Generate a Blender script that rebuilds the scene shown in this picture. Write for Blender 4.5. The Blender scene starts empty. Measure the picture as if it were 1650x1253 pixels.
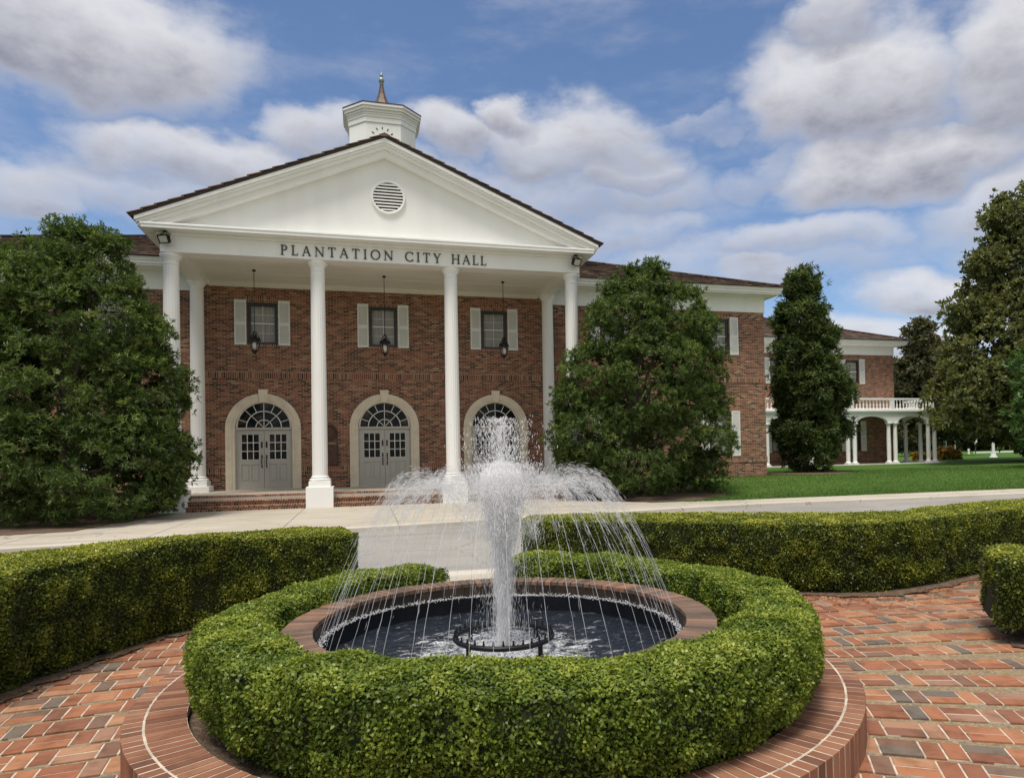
import bpy, math, random
import numpy as np
from mathutils import Vector, Matrix
from mathutils.geometry import tessellate_polygon
R = math.radians
random.seed(7)
sc = bpy.context.scene
COL = sc.collection

# ------------------------------------------------------------------ camera
CP = np.array([-0.712674, -26.745177, 1.581687])
CR = np.array([0.963702, -0.266335, -0.018547])
CU = np.array([0.013393, -0.021154, 0.999687])
CF = np.array([0.266644, 0.963648, 0.016819])
FPX, SX, SY = 1130.894, 75.82, 81.33
cd = bpy.data.cameras.new('camera')
cam = bpy.data.objects.new('camera', cd)
COL.objects.link(cam)
cam.matrix_world = Matrix(((CR[0], CU[0], -CF[0], CP[0]), (CR[1], CU[1], -CF[1], CP[1]),
                           (CR[2], CU[2], -CF[2], CP[2]), (0, 0, 0, 1)))
cd.sensor_fit = 'HORIZONTAL'
cd.sensor_width = 36
cd.lens = FPX * 36 / 1650
cd.shift_x = -SX / 1650
cd.shift_y = SY / 1650
cd.clip_start = 0.05
cd.clip_end = 3000
sc.camera = cam


def at(px, py, Y):
    """the world point on the plane y = Y that the photograph shows at px, py"""
    v = CF + CR * (px - 825 - SX) / FPX - CU * (py - 626.5 - SY) / FPX
    return CP + v * ((Y - CP[1]) / v[1])


# ------------------------------------------------------------------ light
SUN_DIR = Vector((-0.30, -0.40, 1.25)).normalized()
sd = bpy.data.lights.new('sun', 'SUN')
sd.energy = 3.0
sd.angle = R(18)
sd.color = (1.0, 0.94, 0.85)
sun = bpy.data.objects.new('sun', sd)
COL.objects.link(sun)
sun.rotation_euler = SUN_DIR.to_track_quat('Z', 'Y').to_euler()

wd = bpy.data.worlds.new('World')
sc.world = wd
wd.use_nodes = True
nt = wd.node_tree
nt.nodes.clear()


def N(tree, t, **kw):
    n = tree.nodes.new(t)
    for k, v in kw.items():
        if k in n.inputs.keys() if isinstance(k, str) and hasattr(n, 'inputs') else False:
            n.inputs[k].default_value = v
        else:
            setattr(n, k, v)
    return n


def math_n(tree, op, a, b=None, c=None, clamp=False):
    n = tree.nodes.new('ShaderNodeMath')
    n.operation = op
    n.use_clamp = clamp
    for i, x in enumerate((a, b, c)):
        if x is None:
            continue
        if isinstance(x, (int, float)):
            n.inputs[i].default_value = x
        else:
            tree.links.new(x, n.inputs[i])
    return n.outputs[0]


def vmath(tree, op, a, b=None):
    n = tree.nodes.new('ShaderNodeVectorMath')
    n.operation = op
    for i, x in enumerate((a, b)):
        if x is None:
            continue
        if isinstance(x, (tuple, list)):
            n.inputs[i].default_value = x
        else:
            tree.links.new(x, n.inputs[i])
    return n


def mixc(tree, f, a, b, blend='MIX'):
    n = tree.nodes.new('ShaderNodeMix')
    n.data_type = 'RGBA'
    n.blend_type = blend
    for s, x in (('Factor', f), ('A', a), ('B', b)):
        i = [q for q in n.inputs if q.name == s and q.enabled][0]
        if isinstance(x, (int, float)):
            i.default_value = x
        elif isinstance(x, (tuple, list)):
            i.default_value = (*x, 1) if len(x) == 3 else x
        else:
            tree.links.new(x, i)
    return [o for o in n.outputs if o.enabled][0]


def noise(tree, vec, scale, detail=4, rough=0.5, dim='3D'):
    n = tree.nodes.new('ShaderNodeTexNoise')
    n.noise_dimensions = dim
    n.inputs['Scale'].default_value = scale
    n.inputs['Detail'].default_value = detail
    n.inputs['Roughness'].default_value = rough
    if vec is not None:
        tree.links.new(vec, n.inputs['Vector'])
    return n


def smooth(tree, v, lo, hi):
    n = tree.nodes.new('ShaderNodeMapRange')
    n.interpolation_type = 'SMOOTHSTEP'
    n.inputs['From Min'].default_value = lo
    n.inputs['From Max'].default_value = hi
    tree.links.new(v, n.inputs['Value'])
    return n.outputs['Result']


def ramp(tree, fac, stops, interp='LINEAR'):
    n = tree.nodes.new('ShaderNodeValToRGB')
    r = n.color_ramp
    r.interpolation = interp
    while len(r.elements) < len(stops):
        r.elements.new(0.5)
    for e, (p, c) in zip(r.elements, stops):
        e.position = p
        e.color = (*c, 1)
    tree.links.new(fac, n.inputs[0])
    return n.outputs[0]


def build_world():
    L = nt.links
    out = N(nt, 'ShaderNodeOutputWorld')
    bg = N(nt, 'ShaderNodeBackground')
    bg.inputs['Strength'].default_value = 0.12
    sky = N(nt, 'ShaderNodeTexSky')
    sky.sky_type = 'NISHITA'
    sky.sun_disc = False
    sky.sun_elevation = math.asin(SUN_DIR.z)
    sky.sun_rotation = math.atan2(SUN_DIR.x, SUN_DIR.y)
    sky.air_density = 1.0
    sky.dust_density = 0.6
    sky.ozone_density = 2.0
    tc = N(nt, 'ShaderNodeTexCoord')
    sep = N(nt, 'ShaderNodeSeparateXYZ')
    L.new(tc.outputs['Generated'], sep.inputs[0])
    az = math_n(nt, 'ARCTAN2', sep.outputs[0], sep.outputs[1])
    el = math_n(nt, 'ARCSINE', sep.outputs[2])
    cb = N(nt, 'ShaderNodeCombineXYZ')
    L.new(az, cb.inputs[0])
    L.new(el, cb.inputs[1])
    # cloud banks: direction (azimuth, elevation), half sizes, density
    st = vmath(nt, 'MULTIPLY', cb.outputs[0], (1.0, 1.7, 1.0)).outputs[0]
    n1 = noise(nt, st, 5.5, 6, 0.55)
    n1v = vmath(nt, 'SUBTRACT', n1.outputs['Color'], (0.5, 0.5, 0.5)).outputs[0]
    n1s = vmath(nt, 'MULTIPLY', n1v, (0.20, 0.13, 0.0)).outputs[0]
    v = vmath(nt, 'ADD', cb.outputs[0], n1s).outputs[0]
    banks = [(-0.36, 0.475, 0.25, 0.085, 1.0), (-0.194, 0.372, 0.16, 0.042, .85), (-0.05, 0.405, 0.09, 0.038, .8),
             (0.118, 0.43, 0.085, 0.05, .9), (0.277, 0.42, 0.165, 0.058, .85), (0.205, 0.452, 0.045, 0.034, .9),
             (0.365, 0.385, 0.085, 0.042, .8), (0.68, 0.44, 0.155, 0.095, 1.0), (0.87, 0.44, 0.11, 0.125, 1.0),
             (0.74, 0.345, 0.19, 0.05, 1.0), (-0.38, 0.315, 0.075, 0.05, .75), (0.363, 0.30, 0.16, 0.036, .6),
             (0.607, 0.272, 0.15, 0.036, .7), (0.78, 0.195, 0.12, 0.045, .9), (0.558, 0.225, 0.10, 0.035, .75),
             (0.66, 0.53, 0.065, 0.05, .85), (0.05, 0.362, 0.22, 0.045, .55), (0.454, 0.437, 0.20, 0.018, .4),
             (0.68, 0.12, 0.25, 0.05, .8), (0.50, 0.25, 0.30, 0.05, .55), (0.30, 0.355, 0.26, 0.055, .6), (-0.22, 0.33, 0.28, 0.05, .65), (0.92, 0.28, 0.22, 0.06, .8), (0.55, 0.36, 0.12, 0.03, .5), (-0.9, 0.4, 0.3, 0.12, 1), (1.35, 0.35, 0.25, 0.1, 1),
             (2.2, 0.5, 0.5, 0.2, 1), (-1.8, 0.6, 0.5, 0.22, 1), (3.0, 0.35, 0.5, 0.15, 1), (-2.7, 0.45, 0.35, 0.2, 1)]
    tot = None
    low = None
    for (a, e, ra, re, k) in banks:
        d = vmath(nt, 'SUBTRACT', v, (a, e, 0)).outputs[0]
        d = vmath(nt, 'DIVIDE', d, (ra, re, 1)).outputs[0]
        ln = vmath(nt, 'LENGTH', d).outputs['Value']
        m = math_n(nt, 'MULTIPLY', smooth(nt, ln, 1.25, 0.45), k)
        sy = N(nt, 'ShaderNodeSeparateXYZ')
        L.new(d, sy.inputs[0])
        s = math_n(nt, 'MULTIPLY', smooth(nt, sy.outputs[1], 0.55, -0.7), m)
        tot = m if tot is None else math_n(nt, 'MAXIMUM', tot, m)
        low = s if low is None else math_n(nt, 'MAXIMUM', low, s)
    fine = noise(nt, st, 17, 7, 0.6)
    wisp = noise(nt, vmath(nt, 'MULTIPLY', cb.outputs[0], (1.0, 3.0, 1.0)).outputs[0], 3.2, 6, 0.6)
    thin = math_n(nt, 'MULTIPLY', smooth(nt, wisp.outputs[0], 0.46, 0.78), 0.36)
    dens = math_n(nt, 'ADD', tot, math_n(nt, 'MULTIPLY', math_n(nt, 'SUBTRACT', fine.outputs[0], 0.5), 0.8))
    dens = smooth(nt, dens, 0.06, 1.05)
    dens = math_n(nt, 'MAXIMUM', dens, thin)
    dens = math_n(nt, 'MULTIPLY', dens, 0.93, clamp=True)
    bill = math_n(nt, 'ADD', math_n(nt, 'MULTIPLY', low, 0.85),
                  math_n(nt, 'MULTIPLY', math_n(nt, 'SUBTRACT', fine.outputs[0], 0.5), 1.1), clamp=True)
    cc = mixc(nt, bill, (5.4, 5.35, 5.5), (1.95, 2.0, 2.45))
    skyc = mixc(nt, 1.0, sky.outputs[0], (0.80, 0.86, 0.95), 'MULTIPLY')
    c = mixc(nt, dens, skyc, cc)
    # unseen cloud sheet overhead, added to whiten the light and brighten upper faces
    top = math_n(nt, 'MULTIPLY', smooth(nt, el, 0.66, 1.0), 0.9)
    c = mixc(nt, top, c, mixc(nt, wisp.outputs[0], (7.4, 7.1, 6.6), (5.8, 5.55, 5.2)))
    back = math_n(nt, 'MULTIPLY', smooth(nt, sep.outputs[1], 0.05, -0.45), smooth(nt, el, 0.0, 0.12))  # unseen bright cloud sheet behind the camera, added as frontal fill
    c = mixc(nt, math_n(nt, 'MULTIPLY', back, 0.6), c, mixc(nt, wisp.outputs[0], (6.6, 6.3, 5.9), (4.8, 4.6, 4.3)))
    L.new(c, bg.inputs['Color'])
    L.new(bg.outputs[0], out.inputs['Surface'])


build_world()
sc.view_settings.view_transform = 'Standard'
sc.view_settings.look = 'None'
sc.view_settings.exposure = 0.28
sc.view_settings.gamma = 1
sc.render.engine = 'CYCLES'
sc.cycles.max_bounces = 8
sc.cycles.volume_bounces = 6
sc.cycles.transparent_max_bounces = 24

# ------------------------------------------------------------------ materials
MATS = {}


def newmat(name):
    m = bpy.data.materials.new(name)
    m.use_nodes = True
    t = m.node_tree
    b = t.nodes['Principled BSDF']
    return m, t, b


def pos(t):
    return t.nodes.new('ShaderNodeNewGeometry').outputs['Position']


def objco(t):
    return t.nodes.new('ShaderNodeTexCoord').outputs['Object']


def bump(t, b, h, strength=0.3, dist=0.01):
    n = t.nodes.new('ShaderNodeBump')
    n.inputs['Strength'].default_value = strength
    n.inputs['Distance'].default_value = dist
    t.links.new(h, n.inputs['Height'])
    t.links.new(n.outputs[0], b.inputs['Normal'])


def plain(name, c, rough=0.6, var=0.12, scale=3.0, metal=0, bmp=0.1, c2=None, streak=False):
    m, t, b = newmat(name)
    vec = pos(t)
    if streak:
        vec = vmath(t, 'MULTIPLY', vec, (1, 1, 0.18)).outputs[0]
    n = noise(t, vec, scale, 6, 0.6)
    c2 = c2 or tuple(x * (1 - var) for x in c)
    col = mixc(t, smooth(t, n.outputs[0], 0.35, 0.7), c, c2)
    t.links.new(col, b.inputs['Base Color'])
    b.inputs['Roughness'].default_value = rough
    b.inputs['Metallic'].default_value = metal
    if bmp:
        n2 = noise(t, pos(t), scale * 14, 3, 0.6)
        bump(t, b, n2.outputs[0], bmp, 0.005)
    return m


def rndmat(name, stops, rough=0.7, interp='LINEAR', stain=0.35, scale=6, bmp=0.25, spec=0.3):
    """colour per element from the face attribute rnd, with stains"""
    m, t, b = newmat(name)
    a = t.nodes.new('ShaderNodeAttribute')
    a.attribute_name = 'rnd'
    col = ramp(t, a.outputs['Fac'], stops, interp)
    n = noise(t, pos(t), scale, 6, 0.65)
    f = math_n(t, 'MULTIPLY', smooth(t, n.outputs[0], 0.42, 0.72), stain)
    col = mixc(t, f, col, (0.45, 0.42, 0.38), 'MULTIPLY')
    n2 = noise(t, pos(t), scale * 13, 4, 0.7)
    col = mixc(t, math_n(t, 'MULTIPLY', smooth(t, n2.outputs[0], 0.5, 0.75), 0.25), col, (0.5, 0.45, 0.4), 'MULTIPLY')
    t.links.new(col, b.inputs['Base Color'])
    b.inputs['Roughness'].default_value = rough
    b.inputs['Specular IOR Level'].default_value = spec
    if bmp:
        bump(t, b, n2.outputs[0], bmp, 0.004)
    return m


def leafmat(name, stops, trans=0.25, rough=0.45, patch=None, spec=0.35):
    m, t, b = newmat(name)
    a = t.nodes.new('ShaderNodeAttribute')
    a.attribute_name = 'rnd'
    col = ramp(t, a.outputs['Fac'], stops)
    n = noise(t, pos(t), 1.3, 3, 0.6)
    col = mixc(t, smooth(t, n.outputs[0], 0.35, 0.68), col, patch or (0.75, 0.78, 0.7), 'MULTIPLY')
    t.links.new(col, b.inputs['Base Color'])
    b.inputs['Roughness'].default_value = rough
    b.inputs['Specular IOR Level'].default_value = spec
    tr = t.nodes.new('ShaderNodeBsdfTranslucent')
    t.links.new(mixc(t, 1.0, col, (1.2, 1.25, 0.6), 'MULTIPLY'), tr.inputs[0])
    mx = t.nodes.new('ShaderNodeMixShader')
    mx.inputs[0].default_value = trans
    t.links.new(b.outputs[0], mx.inputs[1])
    t.links.new(tr.outputs[0], mx.inputs[2])
    t.links.new(mx.outputs[0], t.nodes['Material Output'].inputs['Surface'])
    return m


def brickmat(name, bw=0.215, bh=0.0677, off=0.5, mort=0.0065, zoff=0.0):
    m, t, b = newmat(name)
    p = pos(t)
    s = t.nodes.new('ShaderNodeSeparateXYZ')
    t.links.new(p, s.inputs[0])
    u = math_n(t, 'ADD', s.outputs[0], s.outputs[1])
    cb = t.nodes.new('ShaderNodeCombineXYZ')
    t.links.new(math_n(t, 'ADD', u, 100.0), cb.inputs[0])
    t.links.new(math_n(t, 'ADD', s.outputs[2], 10.0 + zoff), cb.inputs[1])
    br = t.nodes.new('ShaderNodeTexBrick')
    br.offset = off
    br.inputs['Color1'].default_value = (0, 0, 0, 1)
    br.inputs['Color2'].default_value = (1, 1, 1, 1)
    br.inputs['Mortar'].default_value = (0.5, 0.5, 0.5, 1)
    br.inputs['Scale'].default_value = 1
    br.inputs['Mortar Size'].default_value = mort
    br.inputs['Mortar Smooth'].default_value = 0.15
    br.inputs['Bias'].default_value = 0
    br.inputs['Brick Width'].default_value = bw
    br.inputs['Row Height'].default_value = bh
    t.links.new(cb.outputs[0], br.inputs['Vector'])
    col = ramp(t, br.outputs['Color'], [(0.0, (0.042, 0.027, 0.024)), (0.13, (0.085, 0.042, 0.034)), (0.26, (0.17, 0.064, 0.043)),
                                        (0.55, (0.26, 0.094, 0.057)), (0.80, (0.32, 0.13, 0.075)), (0.93, (0.34, 0.17, 0.098)), (1.0, (0.40, 0.26, 0.16))])
    n = noise(t, p, 0.9, 5, 0.6)
    col = mixc(t, smooth(t, n.outputs[0], 0.38, 0.7), col, (0.8, 0.85, 0.75), 'MULTIPLY')
    n3 = noise(t, p, 38, 3, 0.6)
    col = mixc(t, smooth(t, n3.outputs[0], 0.4, 0.75), col, (0.7, 0.68, 0.66), 'MULTIPLY')
    mc = mixc(t, noise(t, p, 2.2, 4).outputs[0], (0.36, 0.29, 0.21), (0.46, 0.38, 0.28))
    col = mixc(t, br.outputs['Fac'], col, mc)
    t.links.new(col, b.inputs['Base Color'])
    b.inputs['Roughness'].default_value = 0.85
    b.inputs['Specular IOR Level'].default_value = 0.25
    bump(t, b, math_n(t, 'SUBTRACT', math_n(t, 'MULTIPLY', n3.outputs[0], 0.3), br.outputs['Fac']), 0.5, 0.008)
    return m


M = MATS
M['white'] = plain('white_paint', (0.84, 0.835, 0.81), 0.5, 0.06, 1.2, bmp=0.06, streak=True)
M['white2'] = plain('weathered_white_paint', (0.83, 0.825, 0.80), 0.55, 0.09, 2.0, bmp=0.08, streak=True)
M['soffit'] = plain('soffit_paint', (0.76, 0.74, 0.66), 0.6, 0.06, 1.0, bmp=0.04)
M['stone'] = plain('cast_stone', (0.74, 0.65, 0.50), 0.8, 0.14, 3, bmp=0.2)
M['doorpaint'] = plain('grey_door_paint', (0.46, 0.44, 0.39), 0.45, 0.06, 1.5, bmp=0.04)
M['bronze'] = plain('dark_bronze', (0.035, 0.028, 0.022), 0.4, 0.3, 6, 0.6, 0.1)
M['plaque'] = plain('brown_bronze_plaque', (0.10, 0.045, 0.03), 0.45, 0.4, 9, 0.4, 0.3)
M['frame'] = plain('dark_window_frame', (0.022, 0.022, 0.024), 0.4, 0.2, 4, 0, 0.04)
M['black'] = plain('black_iron', (0.012, 0.012, 0.013), 0.45, 0.3, 8, 0.3, 0.1)
M['curtain'] = plain('pale_curtain', (0.80, 0.79, 0.72), 0.9, 0.1, 2, 0, 0.05)
M['copper'] = plain('aged_copper', (0.13, 0.085, 0.066), 0.5, 0.35, 5, 0.3, 0.1, streak=True)
M['lead'] = plain('grey_lead', (0.30, 0.36, 0.38), 0.45, 0.2, 8, 0.4, 0.05)
M['letter'] = plain('black_bronze_lettering', (0.035, 0.032, 0.028), 0.4, 0.1, 8, 0.2, 0.03)
M['shutter'] = plain('white_shutter_paint', (0.74, 0.74, 0.70), 0.5, 0.06, 3, 0, 0.05)
M['lampglass'] = plain('frosted_lamp_glass', (0.62, 0.60, 0.54), 0.25, 0.1, 8, 0, 0)
M['brick'] = brickmat('brick_wall_running')
M['soldier'] = brickmat('brick_soldier_course', 0.0715, 0.235, 0.0, 0.0075)
M['tread'] = brickmat('brick_tread_rowlock', 0.0715, 0.60, 0.0, 0.008, 0.05)
M['step'] = brickmat('brick_step_rowlock', 0.0715, 0.148, 0.0, 0.006, 0.0)
M['tile'] = rndmat('flat_roof_tile', [(0, (0.05, 0.035, 0.03)), (0.4, (0.095, 0.062, 0.048)), (0.75, (0.14, 0.09, 0.066)), (1, (0.18, 0.13, 0.09))], 0.85, stain=0.6, scale=1.3)
M['roofbase'] = plain('roof_underlay', (0.06, 0.04, 0.033), 0.9)
M['paver'] = rndmat('red_clay_paver', [(0, (0.15, 0.125, 0.105)), (0.11, (0.17, 0.13, 0.10)), (0.19, (0.23, 0.10, 0.062)), (0.45, (0.31, 0.125, 0.066)),
                                      (0.7, (0.38, 0.165, 0.085)), (0.9, (0.41, 0.22, 0.125)), (1, (0.30, 0.17, 0.12))], 0.85, stain=0.75, scale=6, bmp=0.5)
M['kerbbrick'] = rndmat('red_kerb_brick', [(0, (0.16, 0.072, 0.045)), (0.5, (0.25, 0.108, 0.062)), (1, (0.32, 0.16, 0.095))], 0.8, stain=0.55, scale=4, bmp=0.5)
M['wetbrick'] = rndmat('damp_coping_brick', [(0, (0.10, 0.068, 0.048)), (0.5, (0.18, 0.115, 0.08)), (0.85, (0.22, 0.13, 0.088)), (1, (0.30, 0.15, 0.09))], 0.5, stain=0.5, scale=5, bmp=0.4, spec=0.5)
M['darkbrick'] = rndmat('wet_brown_basin_brick', [(0, (0.018, 0.012, 0.008)), (1, (0.05, 0.032, 0.02))], 0.45, stain=0.5, scale=5, bmp=0.4, spec=0.5)
M['mortar'] = plain('pale_mortar', (0.60, 0.52, 0.42), 0.9, 0.4, 9, 0, 0.3)
M['liner'] = plain('black_pool_liner', (0.008, 0.009, 0.012), 0.25, 0.4, 6, 0, 0.15)
M['bark'] = plain('bark', (0.10, 0.075, 0.055), 0.9, 0.5, 5, 0, 0.6)
M['deck'] = plain('annex_slab_concrete', (0.42, 0.40, 0.36), 0.9, 0.15, 2)

# concrete, asphalt, soil, lawn
def concrete(name, c, c2, c3):
    m, t, b = newmat(name)
    p = pos(t)
    n = noise(t, p, 0.35, 6, 0.65)
    col = mixc(t, smooth(t, n.outputs[0], 0.35, 0.68), c, c2)
    n1 = noise(t, vmath(t, 'MULTIPLY', p, (0.5, 1.6, 1)).outputs[0], 1.6, 6, 0.7)
    col = mixc(t, math_n(t, 'MULTIPLY', smooth(t, n1.outputs[0], 0.5, 0.75), 0.6), col, c3)
    n2 = noise(t, p, 60, 3, 0.7)
    col = mixc(t, smooth(t, n2.outputs[0], 0.45, 0.7), col, (0.86, 0.85, 0.83), 'MULTIPLY')
    # worn streaks along the road, and a few fine cracks
    n5 = noise(t, vmath(t, 'MULTIPLY', p, (0.05, 1.5, 1)).outputs[0], 1.7, 5, 0.6)
    col = mixc(t, math_n(t, 'MULTIPLY', smooth(t, n5.outputs[0], 0.48, 0.68), 0.5), col, (0.66, 0.64, 0.62), 'MULTIPLY')
    vc = t.nodes.new('ShaderNodeTexVoronoi')
    vc.feature = 'DISTANCE_TO_EDGE'
    vc.inputs['Scale'].default_value = 0.28
    wob = vmath(t, 'MULTIPLY', noise(t, p, 1.1, 4, 0.6).outputs['Color'], (1.2, 1.2, 0)).outputs[0]
    t.links.new(vmath(t, 'ADD', p, wob).outputs[0], vc.inputs['Vector'])
    col = mixc(t, math_n(t, 'MULTIPLY', smooth(t, vc.outputs['Distance'], 0.006, 0.001), 0.6), col, (0.12, 0.11, 0.10))
    t.links.new(col, b.inputs['Base Color'])
    b.inputs['Roughness'].default_value = 0.9
    bump(t, b, n2.outputs[0], 0.25, 0.004)
    return m


M['concrete'] = concrete('pale_concrete', (0.50, 0.455, 0.385), (0.42, 0.38, 0.31), (0.32, 0.285, 0.235))
M['kerb'] = concrete('kerb_concrete', (0.56, 0.52, 0.45), (0.50, 0.46, 0.39), (0.40, 0.36, 0.30))
M['drive'] = concrete('worn_driveway', (0.33, 0.315, 0.29), (0.27, 0.26, 0.245), (0.22, 0.21, 0.20))


def soil(name, a, bc, cc, scale):
    m, t, b = newmat(name)
    p = pos(t)
    n = noise(t, p, scale, 8, 0.75)
    v = t.nodes.new('ShaderNodeTexVoronoi')
    v.inputs['Scale'].default_value = scale * 2.2
    t.links.new(p, v.inputs['Vector'])
    col = ramp(t, n.outputs[0], [(0.3, a), (0.5, bc), (0.68, cc)])
    col = mixc(t, 0.2, col, v.outputs['Color'], 'OVERLAY')
    bw = t.nodes.new('ShaderNodeHueSaturation')
    bw.inputs['Saturation'].default_value = 0.9
    t.links.new(col, bw.inputs['Color'])
    t.links.new(bw.outputs[0], b.inputs['Base Color'])
    b.inputs['Roughness'].default_value = 0.95
    bump(t, b, math_n(t, 'ADD', n.outputs[0], v.outputs['Distance']), 0.8, 0.02)
    return m


M['mulch'] = soil('bark_mulch', (0.045, 0.027, 0.015), (0.12, 0.072, 0.04), (0.22, 0.14, 0.085), 14)
M['soil'] = soil('planter_mulch', (0.045, 0.028, 0.016), (0.12, 0.073, 0.042), (0.23, 0.15, 0.09), 26)
M['sand'] = soil('sandy_mossy_joint', (0.15, 0.125, 0.05), (0.33, 0.24, 0.13), (0.50, 0.38, 0.24), 40)


def lawnmat():
    m, t, b = newmat('mown_grass')
    p = pos(t)
    n = noise(t, vmath(t, 'MULTIPLY', p, (0.35, 1.0, 1)).outputs[0], 0.5, 5, 0.6)
    col = mixc(t, smooth(t, n.outputs[0], 0.35, 0.68), (0.065, 0.145, 0.026), (0.095, 0.175, 0.036))
    n1 = noise(t, p, 2.4, 6, 0.75)
    col = mixc(t, math_n(t, 'MULTIPLY', smooth(t, n1.outputs[0], 0.48, 0.72), 0.6), col, (0.06, 0.11, 0.022))
    n4 = noise(t, p, 0.22, 5, 0.7)
    col = mixc(t, math_n(t, 'MULTIPLY', smooth(t, n4.outputs[0], 0.5, 0.72), 0.55), col, (0.15, 0.165, 0.055))
    n2 = noise(t, p, 24, 5, 0.8)
    col = mixc(t, smooth(t, n2.outputs[0], 0.40, 0.7), col, (0.62, 0.66, 0.5), 'MULTIPLY')
    t.links.new(col, b.inputs['Base Color'])
    b.inputs['Roughness'].default_value = 0.9
    b.inputs['Specular IOR Level'].default_value = 0.1
    bump(t, b, n2.outputs[0], 0.9, 0.05)
    return m


M['lawn'] = lawnmat()
M['grassblade'] = leafmat('grass_blade', [(0, (0.045, 0.10, 0.015)), (0.6, (0.09, 0.18, 0.028)), (1, (0.18, 0.24, 0.06))], 0.3, 0.6)


def glassmat(name, tint, clear):
    m, t, b = newmat(name)
    nb = noise(t, pos(t), 3.1, 3, 0.6)
    t.links.new(mixc(t, smooth(t, nb.outputs[0], 0.5, 0.75), tint, (0.075, 0.055, 0.032)), b.inputs['Base Color'])  # brown patches in the base colour imitate reflections in the panes
    b.inputs['Roughness'].default_value = 0.04
    b.inputs['Specular IOR Level'].default_value = 0.6 if clear else 0.12
    n = noise(t, pos(t), 1.5, 2)
    bump(t, b, n.outputs[0], 0.08, 0.02)
    if clear:
        tr = t.nodes.new('ShaderNodeBsdfTransparent')
        mx = t.nodes.new('ShaderNodeMixShader')
        mx.inputs[0].default_value = clear
        t.links.new(b.outputs[0], mx.inputs[1])
        t.links.new(tr.outputs[0], mx.inputs[2])
        t.links.new(mx.outputs[0], t.nodes['Material Output'].inputs['Surface'])
    return m


M['glass'] = glassmat('window_glass', (0.02, 0.025, 0.03), 0.78)
M['darkglass'] = glassmat('dark_door_glass', (0.012, 0.013, 0.014), 0)


def watermat():
    m, t, b = newmat('rippled_dark_water')
    p = pos(t)
    s = vmath(t, 'SUBTRACT', p, (0.157, -22.14, 0.28)).outputs[0]
    r = vmath(t, 'LENGTH', s).outputs['Value']
    w1 = noise(t, vmath(t, 'MULTIPLY', p, (1, 1.6, 1)).outputs[0], 9, 5, 0.6)
    w2 = noise(t, p, 30, 3, 0.6)
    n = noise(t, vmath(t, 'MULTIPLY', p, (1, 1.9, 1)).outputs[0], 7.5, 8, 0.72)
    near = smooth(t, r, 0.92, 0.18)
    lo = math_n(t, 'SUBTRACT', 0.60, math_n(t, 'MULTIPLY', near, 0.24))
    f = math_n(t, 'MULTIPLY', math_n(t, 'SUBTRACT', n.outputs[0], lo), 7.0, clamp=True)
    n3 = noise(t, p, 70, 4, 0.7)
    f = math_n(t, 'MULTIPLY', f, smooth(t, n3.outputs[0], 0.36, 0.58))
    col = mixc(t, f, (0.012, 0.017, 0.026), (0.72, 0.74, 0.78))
    t.links.new(col, b.inputs['Base Color'])
    t.links.new(math_n(t, 'ADD', math_n(t, 'MULTIPLY', f, 0.5), 0.06), b.inputs['Roughness'])
    b.inputs['Specular IOR Level'].default_value = 0.32
    bump(t, b, math_n(t, 'ADD', w1.outputs[0], math_n(t, 'MULTIPLY', w2.outputs[0], 0.25)), 0.9, 0.05)
    return m


M['water'] = watermat()


def spraymat(name, alpha, c=(0.92, 0.92, 0.94)):
    m, t, b = newmat(name)
    b.inputs['Base Color'].default_value = (*c, 1)
    b.inputs['Roughness'].default_value = 0.15
    tl = t.nodes.new('ShaderNodeBsdfTranslucent')
    tl.inputs[0].default_value = (*c, 1)
    m1 = t.nodes.new('ShaderNodeMixShader')
    m1.inputs[0].default_value = 0.5
    t.links.new(b.outputs[0], m1.inputs[1])
    t.links.new(tl.outputs[0], m1.inputs[2])
    tr = t.nodes.new('ShaderNodeBsdfTransparent')
    m2 = t.nodes.new('ShaderNodeMixShader')
    m2.inputs[0].default_value = alpha
    t.links.new(tr.outputs[0], m2.inputs[1])
    t.links.new(m1.outputs[0], m2.inputs[2])
    t.links.new(m2.outputs[0], t.nodes['Material Output'].inputs['Surface'])
    return m


M['spray'] = spraymat('white_water_drops', 0.52, (0.97, 0.97, 0.98))
M['stream'] = spraymat('falling_water', 0.62, (0.92, 0.93, 0.95))
def mistmat():
    m, t, b = newmat('water_mist')
    t.nodes.remove(b)
    v = t.nodes.new('ShaderNodeVolumePrincipled')
    v.inputs['Color'].default_value = (0.995, 0.995, 0.998, 1)
    v.inputs['Density'].default_value = 15
    t.links.new(v.outputs[0], t.nodes['Material Output'].inputs['Volume'])
    return m


M['mist'] = mistmat()
M['foam'] = spraymat('white_foam', 0.85)

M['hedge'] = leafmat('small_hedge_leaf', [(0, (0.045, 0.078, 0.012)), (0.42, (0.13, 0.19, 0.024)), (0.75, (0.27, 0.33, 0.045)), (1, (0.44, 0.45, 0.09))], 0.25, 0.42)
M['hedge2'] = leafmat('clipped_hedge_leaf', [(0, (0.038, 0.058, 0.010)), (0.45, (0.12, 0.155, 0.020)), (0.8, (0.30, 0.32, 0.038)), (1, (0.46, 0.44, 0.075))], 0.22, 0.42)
M['hedgecore'] = plain('shaded_hedge_twigs', (0.020, 0.026, 0.006), 0.95, 0.4, 20)
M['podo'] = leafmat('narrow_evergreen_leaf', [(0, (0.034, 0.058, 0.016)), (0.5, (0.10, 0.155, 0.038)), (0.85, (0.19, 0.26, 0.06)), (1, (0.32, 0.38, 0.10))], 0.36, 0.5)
M['cypress'] = leafmat('dark_cypress_leaf', [(0, (0.03, 0.05, 0.015)), (0.5, (0.085, 0.125, 0.034)), (1, (0.20, 0.25, 0.07))], 0.34, 0.55)
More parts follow.
